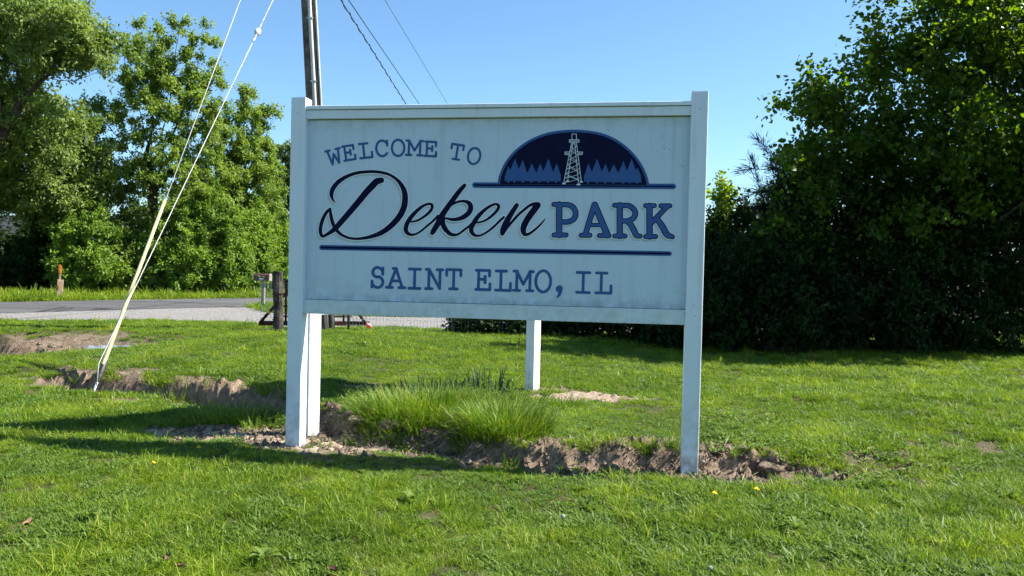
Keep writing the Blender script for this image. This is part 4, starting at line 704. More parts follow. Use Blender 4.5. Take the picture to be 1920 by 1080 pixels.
# ------------------------------------------------------------------ house behind the left trees
hs = empty('house', (-36.0, 45.0, FAR), 0); tag(hs, 'pale house with a dark shingle roof in the shade behind the left trees', 'house')
HW, HD, HH = 15.0, 7.0, 2.3
wl_ = MB().box((0, HD / 2, HH / 2), (HW, HD, HH)); wall = wl_.build('wall', M['siding'], hs)
for i in range(15): MB().box((0, -.012, .12 + i * .145), (HW + .02, .022, .135), Matrix.Rotation(-.06, 4, 'X')).build('siding_board', M['siding'], wall)
m = MB(); e = .5
for s, y0, y1 in ((1, -e, HD / 2), (-1, HD + e, HD / 2)):
    z0, z1 = HH - .1, HH + 1.45; m.add([(-HW / 2 - .4, y0, z0), (HW / 2 + .4, y0, z0), (HW / 2 + .4, y1, z1), (-HW / 2 - .4, y1, z1), (-HW / 2 - .4, y0, z0 + .12), (HW / 2 + .4, y0, z0 + .12), (HW / 2 + .4, y1, z1 + .12), (-HW / 2 - .4, y1, z1 + .12)], [(0, 1, 2, 3), (7, 6, 5, 4), (0, 4, 5, 1), (1, 5, 6, 2), (3, 2, 6, 7), (0, 3, 7, 4)])
roof = m.build('roof', M['shingle'], hs)
for sx in (-1, 1): MB().add([(sx * HW / 2, 0, HH), (sx * HW / 2, HD, HH), (sx * HW / 2, HD / 2, HH + 1.3)], [(0, 1, 2)]).build('gable', M['siding'], hs)
for i in range(14):   # shingle courses on the front slope
    t = (i + .5) / 14; y = -e + (HD / 2 + e) * t; z = HH - .1 + 1.55 * t + .13
    MB().box((0, y, z), (HW + .8, .30, .018), Matrix.Rotation(math.atan2(1.55, HD / 2 + e), 4, 'X')).build('shingle_course', M['shingle'], roof)
for x in (5.9, 3.2, -.5):
    wd = MB().box((x, -.045, 1.5), (1.1, .05, 1.2)).build('window', M['trim'], hs); MB().box((x, -.076, 1.5), (.94, .016, 1.04)).build('pane', M['glass'], wd)
MB().box((4.6, -.05, 1.02), (.95, .06, 2.04)).build('door', M['mailbox'], hs)

# ------------------------------------------------------------------ trees and shrubs
LEAF = {'oval': (np.array([(0, 0, 0), (.38, -.26, .05), (.38, .26, .05), (1, 0, -.06)]), np.array([(0, 1, 3), (0, 3, 2)])),
        'heart': (np.array([(.06, 0, 0), (-.06, .25, .05), (.25, .50, .09), (.62, .36, .06), (1, 0, -.05), (.62, -.36, .06), (.25, -.50, .09), (-.06, -.25, .05)]), np.array([(0, 1, 2), (0, 2, 3), (0, 3, 4), (0, 4, 5), (0, 5, 6), (0, 6, 7)])),
        'lobed': (np.array([(0, 0, 0), (.30, -.48, .06), (.45, -.2, .02), (1, 0, -.08), (.45, .2, .02), (.30, .48, .06)]), np.array([(0, 1, 2), (0, 2, 3), (0, 3, 4), (0, 4, 5)])),
        'needle': (np.array([(0, -.055, 0), (0, .055, 0), (1, 0, .06)]), np.array([(0, 1, 2)]))}
def leaves_mesh(name, P, ax, nr, size, kind, tint, mat):
    T, Fc = LEAF[kind]; ax = ax / np.linalg.norm(ax, axis=1)[:, None]; b = np.cross(nr, ax); b /= np.linalg.norm(b, axis=1)[:, None] + 1e-9; nn = np.cross(ax, b)
    V = P[:, None, :] + size[:, None, None] * (T[None, :, 0:1] * ax[:, None, :] + T[None, :, 1:2] * b[:, None, :] + T[None, :, 2:3] * nn[:, None, :])
    F2 = (np.arange(len(P))[:, None, None] * len(T) + Fc[None]).reshape(-1, 3)
    m = mesh_arr(name, V.reshape(-1, 3), F2, False, {'tint': np.repeat(tint, len(T))}); m.materials.append(mat); return m
def grow(trunk, attr, g, tip=.007, upk=.6, jit=.09, limbs=()):
    pos = [np.array(p, float) for p in trunk]; par = [-1] + list(range(len(trunk) - 1))
    for lb in limbs:                                            # main limbs spring from the nearest point of the trunk
        lb = catmull(np.array(lb, float), .45); prev = int(np.argmin([np.linalg.norm(p - lb[0]) for p in pos]))
        for p in lb[1:]: pos.append(p + g.normal(0, .03, 3)); par.append(prev); prev = len(pos) - 1
    T = np.array(pos)
    order = np.argsort([np.min(np.linalg.norm(T - a, axis=1)) for a in attr]); tips = np.zeros(len(attr), int); start = max(1, len(trunk) // 4)
    for q in order:
        a = attr[q]; A = np.array(pos); A2 = A[start:] if len(A) > start else A; d = a - A2
        cost = np.linalg.norm(d, axis=1) + upk * np.maximum(0, A2[:, 2] - a[2] + .15) * 1.6; i = int(cost.argmin()) + (start if len(A) > start else 0)
        s = pos[i]; L = np.linalg.norm(a - s); k = max(2, min(6, int(L / .4) + 1)); mid = (s + a) / 2 + np.array([0, 0, .10 * L]) * (1 if a[2] > s[2] else -.4) + g.normal(0, jit, 3) * L
        prev = i
        for j in range(1, k + 1):
            t = j / k; p = s * (1 - t) ** 2 + 2 * mid * t * (1 - t) + a * t * t + (g.normal(0, .018, 3) * L if j < k else 0); pos.append(p); par.append(prev); prev = len(pos) - 1
        tips[q] = prev
    w = np.ones(len(pos)) * .15
    for i in range(len(pos) - 1, 0, -1): w[par[i]] += w[i]
    rad = tip * w ** .46
    return np.array(pos), np.array(par), rad, tips
def wood_mesh(name, pos, par, rad, r_max, mat):
    k0 = r_max / rad.max() if rad.max() > 0 else 1; rad = np.where(rad * k0 < rad, rad * k0, rad) if k0 < 1 else rad * np.interp(rad / rad.max(), [0, .3, 1], [1, 1, k0])
    V = []; Fc = []; base = 0
    for n, sel in ((8, rad > .05), (5, (rad <= .05) & (rad > .014)), (3, rad <= .014)):
        idx = np.nonzero(sel & (par >= 0))[0]
        if not len(idx): continue
        a = pos[par[idx]]; b = pos[idx]; d = b - a; L = np.linalg.norm(d, axis=1)[:, None] + 1e-9; d = d / L; ref = np.where(np.abs(d[:, 2:3]) < .9, [[0, 0, 1.]], [[0, 1., 0]])
        u = np.cross(d, ref); u /= np.linalg.norm(u, axis=1)[:, None]; v = np.cross(d, u); ra = np.minimum(rad[par[idx]], rad[idx] * 1.35); th = 2 * np.pi * np.arange(n) / n
        ring = np.cos(th)[None, :, None] * u[:, None] + np.sin(th)[None, :, None] * v[:, None]
        A = (a - d * ra[:, None] * .3)[:, None] + ring * ra[:, None, None]; B = (b + d * rad[idx][:, None] * .3)[:, None] + ring * rad[idx][:, None, None]
        V.append(np.concatenate([A, B], 1).reshape(-1, 3)); K = np.arange(n); q = np.stack([K, (K + 1) % n, n + (K + 1) % n, n + K], 1)
        Fc.append((base + np.arange(len(idx))[:, None, None] * 2 * n + q[None]).reshape(-1, 4)); base += len(idx) * 2 * n
    m = mesh_arr(name, np.vstack(V), np.vstack(Fc), True); m.materials.append(mat); return m
def ellip(g, E, n):
    """points in a union of ellipsoids (centre, radii), denser towards the outside"""
    vol = np.array([np.prod(r) ** .75 for c, r in E]); pick = g.choice(len(E), n, p=vol / vol.sum()); out = []
    for i in pick:
        c, r = E[i]; v = g.normal(size=3); v /= np.linalg.norm(v); out.append(np.array(c) + v * g.random() ** .42 * np.array(r))
    return np.array(out)
def PE(px, py, rx, ry, depth, rd): return (at(px, py, depth), np.array([rx * depth / FOC, rd, ry * depth / FOC]))
def tree(name, label, cat, base, trunk, E, n_at, per, R, size, kind, lm, bm, seed, group=None, tip=.007, rmax=.14, down=.25, upn=.45, zmin=None, tm=.5, ts=.14, spread=1., limbs=(), upb=.25):
    g = np.random.default_rng(seed); base = np.array(base, float); t = empty(name, tuple(base)); tag(t, label, cat, group)
    attr = ellip(g, E, n_at)
    if zmin is not None: attr = attr[attr[:, 2] > zmin]
    pos, par, rad, tips = grow(trunk, attr, g, tip, limbs=limbs)
    link('trunk', wood_mesh('trunk', pos - base, par, rad, rmax, M[bm]), None, t)
    # sprays of leaves along short twigs round each branch end
    cen = np.mean([c for c, r in E], 0); nt = 6; A = np.repeat(pos[tips], nt, 0); out = A - cen; out /= np.linalg.norm(out, axis=1)[:, None] + 1e-9
    td = g.normal(size=A.shape) * .75 + out * .55 + np.array([0, 0, upb]); td /= np.linalg.norm(td, axis=1)[:, None]; TL = R * g.uniform(.5, 1.25, len(A))
    m = max(1, per // nt); P0 = np.repeat(A, m, 0); D0 = np.repeat(td, m, 0); L0 = np.repeat(TL, m) * g.uniform(.05, 1., len(P0))
    P = P0 + D0 * L0[:, None] + g.normal(0, .13 * R * spread, P0.shape); ax = D0 * .55 + g.normal(size=P.shape) * .65 + np.array([0, 0, -down]); nr = g.normal(size=P.shape) * .5 + np.array([.35, -.05, upn]) + np.repeat(out, m, 0) * .25     # leaves turn towards the light
    tint = np.clip(g.normal(tm, ts, len(P)) + np.repeat(g.normal(0, .10, len(pos[tips])), nt * m), 0, 1)
    if zmin is not None: k = P[:, 2] > zmin - .1; P, ax, nr, tint = P[k], ax[k], nr[k], tint[k]
    link('crown', leaves_mesh('crown', P - base, ax, nr, size * g.uniform(.6, 1.25, len(P)), kind, tint, M[lm]), None, t)
    return t
def LB(d, *pl): return [[at(x, y, d + dz) for x, y, dz in zip(l[::2], l[1::2], np.linspace(0, .5 * (-1) ** i, len(l) // 2))] for i, l in enumerate(pl)]
def vtrunk(b, top, n=7, bend=.15, seed=0):
    r = random.Random(seed); b = np.array(b); top = np.array(top); return [b + (top - b) * i / (n - 1) + (np.array([r.uniform(-bend, bend), r.uniform(-bend, bend), 0]) if 0 < i < n - 1 else 0) for i in range(n)]
G_LEFT = 'trees and shrubs across the road'; G_RIGHT = 'trees and shrubs of the right hedgerow'
# --- across the road
b = np.array([-17.6, 25.0, FAR]); lim = [b, at(-60, 420, 25), at(-45, 330, 25), at(5, 245, 24.6), at(48, 180, 24.2), at(85, 145, 24), at(130, 120, 23.8), at(205, 108, 23.6)]
tree('broadleaf_tree', 'big tree at the left edge with a dark limb reaching right', 'tree', b, lim,
     [PE(60, 60, 105, 75, 24, 2.4), PE(150, 75, 60, 50, 24, 1.6), PE(185, 110, 30, 40, 24, .9), PE(-60, 120, 120, 150, 25, 3), PE(60, 230, 95, 70, 25.5, 2), PE(20, 0, 120, 60, 25, 2.4), PE(-160, 300, 80, 110, 25.5, 2)], 470, 228, .55, .125, 'oval', 'leftleaf', 'bark', 11, G_LEFT, .009, .26, limbs=LB(24.2, (48, 180, 30, 120, 60, 60, 95, 15), (85, 145, 140, 150, 180, 140, 215, 128), (30, 228, 90, 205, 125, 198, 165, 190), (5, 245, 0, 180, 15, 110, 20, 40)))
b = np.array([-17.2, 29.5, FAR]); tree('broadleaf_tree', 'grey green tree with bare lower twigs behind the big left tree', 'tree', b, vtrunk(b, at(75, 250, 29.5)),
     [PE(60, 300, 95, 80, 29, 2), PE(130, 290, 75, 70, 29, 1.6), PE(40, 370, 70, 45, 29, 1.6), PE(120, 370, 90, 60, 29, 1.8)], 350, 216, .6, .125, 'oval', 'leftleaf', 'bark2', 12, G_LEFT, .008, .2, tm=.62)
b = np.array([-13.6, 30.0, FAR]); tree('maple_tree', 'tall upright maple in the middle of the left trees', 'tree', b, [b, at(287, 430, 30), at(286, 340, 30), at(284, 260, 30), at(290, 180, 30), at(300, 110, 30), at(312, 60, 30)],
     [PE(300, 110, 62, 90, 30, 1.5), PE(375, 110, 36, 80, 30, 1.1), PE(265, 150, 42, 80, 30, 1.2), PE(395, 200, 40, 60, 30, 1.2), PE(330, 210, 80, 80, 30, 1.8), PE(225, 230, 50, 60, 30, 1.3), PE(195, 215, 34, 40, 30, .9), PE(240, 340, 70, 45, 30, 1.6), PE(350, 330, 90, 70, 30, 2)], 350, 168, .38, .12, 'oval', 'maple', 'bark', 13, G_LEFT, .008, .2, upb=.75, limbs=LB(30, (284, 330, 255, 300, 215, 250, 185, 215, 165, 195), (286, 300, 270, 240, 250, 180, 235, 120, 230, 85), (286, 280, 285, 200, 283, 120, 282, 55), (290, 290, 310, 220, 325, 140, 335, 60, 340, 32), (292, 310, 335, 230, 360, 160, 375, 90, 382, 50), (292, 330, 345, 260, 385, 210, 415, 170, 426, 150), (290, 340, 350, 300, 400, 270, 425, 258), (284, 350, 240, 325, 200, 305)))
b = np.array([-10.9, 33.0, FAR]); tree('maple_tree', 'shorter bright green maple just left of the sign', 'tree', b, [b, at(455, 440, 33), at(452, 360, 33), at(450, 290, 33), at(458, 230, 33), at(465, 185, 33)],
     [PE(465, 205, 22, 42, 33, .8), PE(450, 270, 55, 50, 33, 1.5), PE(495, 225, 26, 26, 33, .8), PE(430, 340, 75, 60, 33, 1.9), PE(480, 310, 42, 50, 33, 1.4), PE(400, 400, 70, 60, 33, 1.8), PE(500, 400, 36, 70, 33, 1.2)], 370, 180, .40, .12, 'oval', 'maple', 'bark', 14, G_LEFT, .008, .16, upb=.7, limbs=LB(33, (455, 330, 470, 260, 475, 200, 469, 168), (455, 330, 490, 280, 510, 230, 518, 216), (455, 340, 430, 280, 420, 235, 418, 215), (455, 360, 495, 325, 518, 300, 528, 290)))
b = np.array([-11.4, 40.0, FAR]); tree('cedar_tree', 'dark dense tree right beside the sign\'s left edge, behind the maples', 'tree', b, vtrunk(b, at(535, 270, 40)),
     [PE(535, 320, 34, 70, 40, 1.4), PE(515, 400, 50, 110, 40, 1.6), PE(575, 360, 45, 100, 40, 1.6), PE(540, 470, 60, 60, 40, 1.5)], 210, 90, .5, .19, 'lobed', 'leftleaf', 'bark', 15, G_LEFT, .009, .2, tm=.08)
for i, (px, py, rx, ry, d, lab, lm, sd) in enumerate([(165, 470, 62, 82, 28.3, 'round bushy shrub beside the orange topped stake', 'shrubleaf', 21), (250, 470, 60, 85, 29.5, 'shaded shrub under the tall maple', 'leftleaf', 22),
        (330, 455, 62, 95, 29.5, 'broad bright shrub behind the yellow guy guard', 'shrubleaf', 23), (405, 450, 60, 100, 30.2, 'broad bright shrub between the guy wires and the mailbox', 'shrubleaf', 24),
        (470, 465, 42, 75, 31.5, 'yellow green shrub behind the mailbox', 'shrubleaf', 25), (525, 480, 34, 60, 33, 'thin shrub partly hidden by the sign\'s left post', 'shrubleaf', 26), (590, 470, 45, 70, 35, 'shrub across the road hidden behind the sign', 'shrubleaf', 27)]):
    c = at(px, py, d); b = np.array([c[0], d, FAR]); tree('shrub', lab, 'shrub', b, [b, b + (0, 0, .3), b + (0, 0, .7), b + (0, 0, 1.2)],
         [PE(px, py, rx, ry, d, 1.2), PE(px + rx * .3, py + ry * .45, rx * .85, ry * .55, d - .4, 1.0), PE(px - rx * .35, py + ry * .35, rx * .7, ry * .6, d - .3, 1.0)], 230, 168, .42, .125, 'oval', lm, 'bark2', sd, G_LEFT, .006, .06, zmin=FAR + .12)
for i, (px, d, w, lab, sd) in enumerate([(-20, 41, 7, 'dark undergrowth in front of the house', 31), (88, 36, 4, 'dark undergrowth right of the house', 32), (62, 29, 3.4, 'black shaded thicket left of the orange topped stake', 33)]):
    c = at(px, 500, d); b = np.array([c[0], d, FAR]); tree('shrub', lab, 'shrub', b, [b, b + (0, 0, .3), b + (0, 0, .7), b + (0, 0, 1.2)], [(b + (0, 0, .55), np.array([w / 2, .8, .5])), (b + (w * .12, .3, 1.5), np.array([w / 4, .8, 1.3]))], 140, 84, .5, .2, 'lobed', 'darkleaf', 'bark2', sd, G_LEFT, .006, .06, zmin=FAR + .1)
# --- hedgerow on the right
b = np.array([6.6, 12.2, .1]); lim = [b, b + (-.1, 0, .8), b + (-.25, -.1, 1.6), b + (-.3, -.15, 2.4), b + (-.2, -.2, 3.3), b + (.1, -.2, 4.2), b + (.3, -.2, 5.2)]
tree('redbud_tree', 'tall heart leaved tree filling the upper right of the picture', 'tree', b, lim,
     [PE(1620, 190, 95, 60, 11.6, 1.1), PE(1540, 190, 60, 34, 11.5, .7), PE(1660, 90, 70, 52, 11.6, .8), PE(1760, 120, 110, 110, 11.8, 1.5), PE(1880, 90, 130, 130, 11.8, 1.5), PE(1590, 270, 100, 60, 11.7, 1.1), PE(1740, 270, 140, 110, 11.8, 1.6), PE(1900, 300, 130, 130, 11.8, 1.6), PE(1820, -60, 170, 90, 12, 1.5), PE(2050, 150, 160, 230, 12, 1.6), PE(1700, 400, 160, 70, 11.9, 1.3), PE(1520, 330, 62, 60, 11.4, .6), PE(1480, 400, 70, 60, 11.5, .6)], 680, 96, .44, .068, 'heart', 'redbud', 'bark', 41, G_RIGHT, .006, .15, upn=.55)
b = np.array([4.05, 11.7, .1]); g = np.random.default_rng(42)
def juniper(b, H, W, seed, lab, shoots):
    g = np.random.default_rng(seed); t = empty('juniper', tuple(b)); tag(t, lab, 'tree', G_RIGHT); trunk = [b + np.array([0, 0, H * i / 8]) for i in range(8)]
    att = []
    for i in range(230):
        h = g.random() ** .8; a = g.uniform(0, 6.283); r = W * (1 - .72 * h) * g.uniform(.45, 1.05); att.append(b + np.array([r * math.cos(a), r * math.sin(a) * .8, .15 + h * H + r * .25]))
    att = np.array(att + [np.array(s) for s in shoots]); pos, par, rad, tips = grow(trunk, att, g, .005, .2, .05)
    link('trunk', wood_mesh('trunk', pos - b, par, rad, .09, M['bark']), None, t)
    nodes = np.nonzero(rad < .016)[0]; nodes = nodes[par[nodes] >= 0]; A = pos[par[nodes]]; B = pos[nodes]; per = 110
    keep_ = g.random((len(nodes), per)) < np.where(pos[nodes][:, 2] > 2.2, .4, 1.)[:, None]; tt = g.random((len(nodes), per, 1)); P = (A[:, None] + (B - A)[:, None] * tt).reshape(-1, 3); D = np.repeat(B - A, per, 0); D /= np.linalg.norm(D, axis=1)[:, None]; P = P[keep_.ravel()]; D = D[keep_.ravel()]
    sp = D * .9 + g.normal(0, .55, D.shape) + np.array([0, 0, .25]); sp /= np.linalg.norm(sp, axis=1)[:, None]
    P = P + sp * g.uniform(0, .14, (len(P), 1)); ax = sp + g.normal(0, .35, sp.shape) + D * .4
    link('crown', leaves_mesh('crown', P - b, ax, g.normal(size=P.shape), g.uniform(.06, .14, len(P)), 'needle', np.clip(g.normal(.5, .2, len(P)), 0, 1), M['juniper']), None, t)
    return t
juniper(b, 2.5, 1.05, 42, 'dark juniper with feathery shoots, nearest the sign', [at(1420, 262, 11.4), at(1440, 285, 11.45), at(1392, 322, 11.4), at(1420, 330, 11.5), at(1410, 300, 11.4), at(1460, 300, 11.6), at(1385, 372, 11.5), at(1425, 360, 11.5)])
b = at(1362, 650, 13.6); b[2] = .1
tree('sapling', 'thin sunlit sapling in the gap right of the sign', 'tree', b, [b, at(1360, 560, 13.6), at(1357, 480, 13.6), at(1354, 420, 13.6), at(1352, 370, 13.6)],
     [PE(1355, 375, 16, 32, 13.6, .25), PE(1385, 420, 24, 30, 13.6, .3), PE(1345, 440, 30, 40, 13.6, .4), PE(1375, 500, 40, 60, 13.6, .5)], 60, 84, .28, .085, 'oval', 'redbud', 'bark2', 43, G_RIGHT, .004, .03, tm=.85)
hedge = [(2.75, 12.3, .75, 1.5, 'low dark bush right behind the sign\'s right post', 51), (3.75, 11.55, .9, 1.7, 'dark bush at the foot of the juniper', 52), (4.9, 11.9, 1.1, 2.6, 'tall dark bush between the juniper and the heart leaved tree', 53), (6.1, 11.9, 1.2, 2.7, 'dark bush under the heart leaved tree', 54),
         (7.5, 12.0, 1.3, 2.9, 'dark bush at the right edge of the picture', 55), (8.9, 12.2, 1.3, 3.2, 'dark bush beyond the right edge of the picture', 56), (5.4, 13.2, 1.4, 3.2, 'dark bush in the second row behind the juniper', 57), (7.2, 13.4, 1.5, 3.6, 'dark bush in the second row behind the heart leaved tree', 58), (3.4, 13.6, 1.1, 2.3, 'dark bush in the second row behind the sapling', 59), (9.4, 13.6, 1.5, 4.2, 'tall bush in the second row beyond the right edge', 60)]
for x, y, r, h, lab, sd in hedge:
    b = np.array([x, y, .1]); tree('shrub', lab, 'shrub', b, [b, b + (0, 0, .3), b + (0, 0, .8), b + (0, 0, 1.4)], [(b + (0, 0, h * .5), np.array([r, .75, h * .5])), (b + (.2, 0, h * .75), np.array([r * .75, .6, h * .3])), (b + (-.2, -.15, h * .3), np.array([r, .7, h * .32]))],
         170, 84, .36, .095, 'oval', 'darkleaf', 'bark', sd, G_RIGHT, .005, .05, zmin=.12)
under = [(-.6, 14.35, .4, .28, 'small dark weedy bush on the fence, left of the rear post', 61), (.35, 14.2, .55, .42, 'dark bush on the fence behind the rear white post', 62), (1.35, 14.0, .75, 1.0, 'dark bush seen under the right half of the sign', 63), (2.2, 13.4, .8, 1.3, 'dark bush seen under the sign near its right post', 64)]
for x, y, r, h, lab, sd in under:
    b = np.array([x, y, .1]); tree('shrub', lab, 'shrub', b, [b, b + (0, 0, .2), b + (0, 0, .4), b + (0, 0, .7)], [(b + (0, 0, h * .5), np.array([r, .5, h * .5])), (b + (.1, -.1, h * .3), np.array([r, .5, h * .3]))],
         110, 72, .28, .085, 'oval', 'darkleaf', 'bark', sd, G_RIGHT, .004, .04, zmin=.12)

# ------------------------------------------------------------------ tall grass clumps, weeds, clods, seed heads, fallen leaves
def clump(name, label, cx, cy, rx, ry, n, h0, h1, w, mat, seed, lean=.18, curl=.35, dry=.03, wind=(-.12, .0), group='tufts of tall grass round the sign', rot=0.):
    g = np.random.default_rng(seed); a = g.uniform(0, 6.283, n); r = np.sqrt(g.random(n)); ex, ey = rx * r * np.cos(a), ry * r * np.sin(a); c, s = math.cos(rot), math.sin(rot); x = cx + ex * c - ey * s; y = cy + ex * s + ey * c; z = terrain(x, y)
    t = empty(name, (cx, cy, zat(cx, cy))); tag(t, label, 'grass clump', group)
    hh = g.uniform(h0, h1, n) * (1 - .45 * r ** 3); az = np.arctan2(ey, ex) + rot + g.normal(0, .7, n); tint = np.clip(g.normal(.5, .16, n), 0, .85); tint[g.random(n) < dry] = 1.
    B = np.stack([x - cx, y - cy, z - zat(cx, cy) - .01, hh, g.uniform(.7, 1.2, n) * w, az, np.abs(g.normal(.05, lean, n)) + .22 * r, np.abs(g.normal(0, curl, n)), tint, g.normal(0, .6, n)], 1)
    link('blades', blade_mesh('blades', B, M[mat]), None, t); return t
clump('grass_clump', 'largest bright tall grass clump on the bank, left half', -.62, 5.80, .50, .46, 3800, .13, .31, .0055, 'tallgrass', 101, .28, .5, .09)
clump('grass_clump', 'bright tall grass clump on the bank edge, nearest the right of the clods', -.06, 5.30, .33, .27, 2300, .13, .28, .0055, 'tallgrass', 102, .28, .5, .09)
clump('grass_clump', 'tall grass clump behind the two front clumps', -.34, 6.05, .45, .45, 2000, .10, .26, .0055, 'tallgrass', 103, .3, .5, .1)
clump('grass_clump', 'dark green tall grass tuft left of the sign\'s left post', -2.08, 6.02, .40, .20, 1000, .10, .24, .005, 'tallgrass', 104, .25, .5, .08)
clump('grass_clump', 'small thin tuft standing in the pale sand left of the post', -1.84, 5.72, .07, .05, 70, .07, .15, .005, 'tallgrass', 105)
clump('daffodil_leaves', 'upright dark strap leaves at the back right end of the clump', -.20, 6.75, .20, .16, 80, .20, .36, .016, 'daff', 106, .08, .12, 0)
clump('daffodil_leaves', 'row of dark strap leaves along the back of the clump', -.62, 6.40, .55, .10, 220, .16, .30, .014, 'daff', 107, .12, .12, 0, rot=.62)
clump('grass_clump', 'low tuft in front of the rear white post', .42, 6.55, .22, .13, 420, .07, .14, .005, 'tallgrass', 108)
clump('grass_clump', 'grass tuft at the left end of the bank near the guy anchor', -2.95, 7.0, .32, .12, 420, .09, .18, .005, 'tallgrass', 109)
def leafy(name, label, x, y, r, n, h, size, seed, cat='weed', kind='oval', group='leafy weeds', mat='weed'):
    g = np.random.default_rng(seed); z = zat(x, y); t = empty(name, (x, y, z)); tag(t, label, cat, group); m = MB(); P = []; A = []
    for i in range(n):
        a = g.uniform(0, 6.283); q = r * math.sqrt(g.random()); bx, by = q * math.cos(a), q * math.sin(a); hh = h * g.uniform(.5, 1.1); tx, ty = bx * 1.5 + g.normal(0, .02), by * 1.5 + g.normal(0, .02); zb = zat(x + bx, y + by) - z - .01
        m.tube([(bx, by, zb), ((bx + tx) / 2, (by + ty) / 2, zb + hh * .55), (tx, ty, zb + hh)], .0016, 3, False)
        for k in range(9):
            f = .25 + .75 * k / 8; P.append((bx + (tx - bx) * f, by + (ty - by) * f, zb + hh * f)); e = k * 2.4 + a; A.append((math.cos(e), math.sin(e), .25 + .3 * f))
    m.build('stems', M['weed'], t); P = np.array(P); A = np.array(A) + g.normal(0, .2, (len(P), 3))
    link('leaves', leaves_mesh('leaves', P, A, np.array([0, 0, 1.]) + g.normal(0, .3, P.shape), size * g.uniform(.7, 1.2, len(P)), kind, np.clip(g.normal(.55, .15, len(P)), 0, 1), M[mat]), None, t); return t
leafy('leafy_weed', 'bright leafy weed hanging over the clods at the clump\'s front edge', -.66, 5.30, .11, 34, .09, .022, 121)
leafy('leafy_weed', 'small leafy weed on the bank left of the largest clump', -1.02, 5.42, .09, 18, .09, .022, 122)
leafy('leafy_weed', 'pale leafy weed behind the sand, left of the sign\'s left post', -1.72, 5.95, .13, 34, .13, .026, 123)
leafy('leafy_weed', 'leafy weed touching the left side of the sign\'s left post', -1.53, 5.55, .06, 14, .14, .024, 124)
leafy('leafy_weed', 'sparse weed in front of the two left posts', -1.22, 5.2, .06, 9, .08, .02, 125)
leafy('leafy_weed', 'dark leafy weeds in the shaded hollow behind the left posts', -1.0, 6.25, .28, 80, .12, .03, 126)
leafy('leafy_weed', 'leafy weeds on the bank right of the sign\'s right post', 1.45, 5.2, .22, 60, .07, .03, 127)
leafy('leafy_weed', 'patch of low broad weeds further right of the right post', 1.75, 5.9, .3, 70, .07, .032, 128)
leafy('leafy_weed', 'pale flecked weed growing among the back of the tall grass', .0, 6.2, .26, 90, .22, .026, 129)
leafy('leafy_weed', 'brownish scrubby weeds on the mound left of the culvert', -7.0, 9.2, .6, 200, .10, .03, 130)
def rosette(label, x, y, n, L, seed):
    g = np.random.default_rng(seed); z = zat(x, y); t = empty('broadleaf_weed', (x, y, z)); tag(t, label, 'weed', 'broadleaf weeds in the front lawn'); V = []; Fc = []; tt = []
    for i in range(n):
        a = i * 2.4 + g.normal(0, .2); l = L * g.uniform(.6, 1.1); w = l * .17; b = len(V); up = g.uniform(.25, .8); d = np.array([math.cos(a), math.sin(a)]); s = np.array([-d[1], d[0]])
        for f, ww, hh in ((0, .25, .0), (.3, .8, .55), (.6, 1, .85), (.85, .6, .9), (1, .05, .8)):
            for sd, dz in ((-1, .25), (0, 0), (1, .25)): p = d * l * f * (1 - .3 * up) + s * sd * w * ww; V.append((p[0], p[1], .02 + l * up * hh + dz * w * ww)); tt.append(.35 + .3 * g.random())
        for k in range(4):
            for c in range(2): Fc.append((b + k * 3 + c, b + k * 3 + c + 1, b + k * 3 + 4 + c, b + k * 3 + 3 + c))
    m = mesh_arr('leaf_rosette', V, Fc, True, {'tint': tt}); m.materials.append(M['weed']); link('leaf_rosette', m, None, t)
rosette('large broadleaf rosette near the bottom edge, left of centre', -.985, 3.22, 11, .085, 141)
rosette('broadleaf weed in the front lawn below the script D', -.48, 4.02, 11, .09, 142)
rosette('small broadleaf weed low at the left of the front lawn', -1.9, 3.6, 9, .08, 143)
rosette('small broadleaf weed in the front lawn below the right post', 1.35, 3.7, 9, .07, 144)
def clod(label, x, y, s, seed, dz=0, mat='soil', off=.03):
    import bmesh
    g = np.random.default_rng(seed); bm = bmesh.new(); bmesh.ops.create_icosphere(bm, subdivisions=3, radius=1); V = np.array([v.co[:] for v in bm.verts]); o = g.uniform(0, 50, 3)
    n1 = fbm(V[:, 0] * 1.1 + o[0] + V[:, 2] * .7, V[:, 1] * 1.1 + o[1] + V[:, 2] * .6, seed, 3) * .26 + (.35 - np.abs(fbm(V[:, 0] * 3.2 + V[:, 2] * 2.7 + o[1], V[:, 1] * 3.2 - V[:, 2] * 2.3 + o[2], seed + 5, 4))) * .30
    for v, k in zip(bm.verts, n1): v.co = Vector((v.co.x * s[0], v.co.y * s[1], v.co.z * s[2])) * (1 + k)
    m = bpy.data.meshes.new('dirt_clod'); bm.to_mesh(m); bm.free()
    for p in m.polygons: p.use_smooth = True
    o_ = link('dirt_clod', m, M[mat]); y = float(bank_y(np.array([x]))[0]) + off if off is not None else y; o_.location = (x, y, zat(x, y) + dz); o_.rotation_euler = (0, 0, g.uniform(0, 6)); return tag(o_, label, 'dirt clod', 'clods of soil along the eroded bank')
clod('rounded brown clod at the left end of the bank, beside the left posts', -1.06, 5.36, (0.079, 0.068, 0.046), 151, .008, 'soil', 0.12)
clod('pale topped rounded clod under the left side of the tall grass', -.82, 5.22, (0.083, 0.068, 0.05), 152, .008, 'soil', 0.14)
clod('lumpy clod below the leafy weed at the clump\'s front', -.56, 5.11, (0.072, 0.06, 0.046), 153, .008, 'soil', 0.1)
clod('broad pale clod under the middle of the tall grass', -.36, 5.02, (0.094, 0.06, 0.046), 154, .008, 'soil', 0.12)
clod('dark clod in the shaded hollow behind the left posts', -1.12, 5.78, (0.079, 0.068, 0.046), 155, .008, 'soil', 0.2)
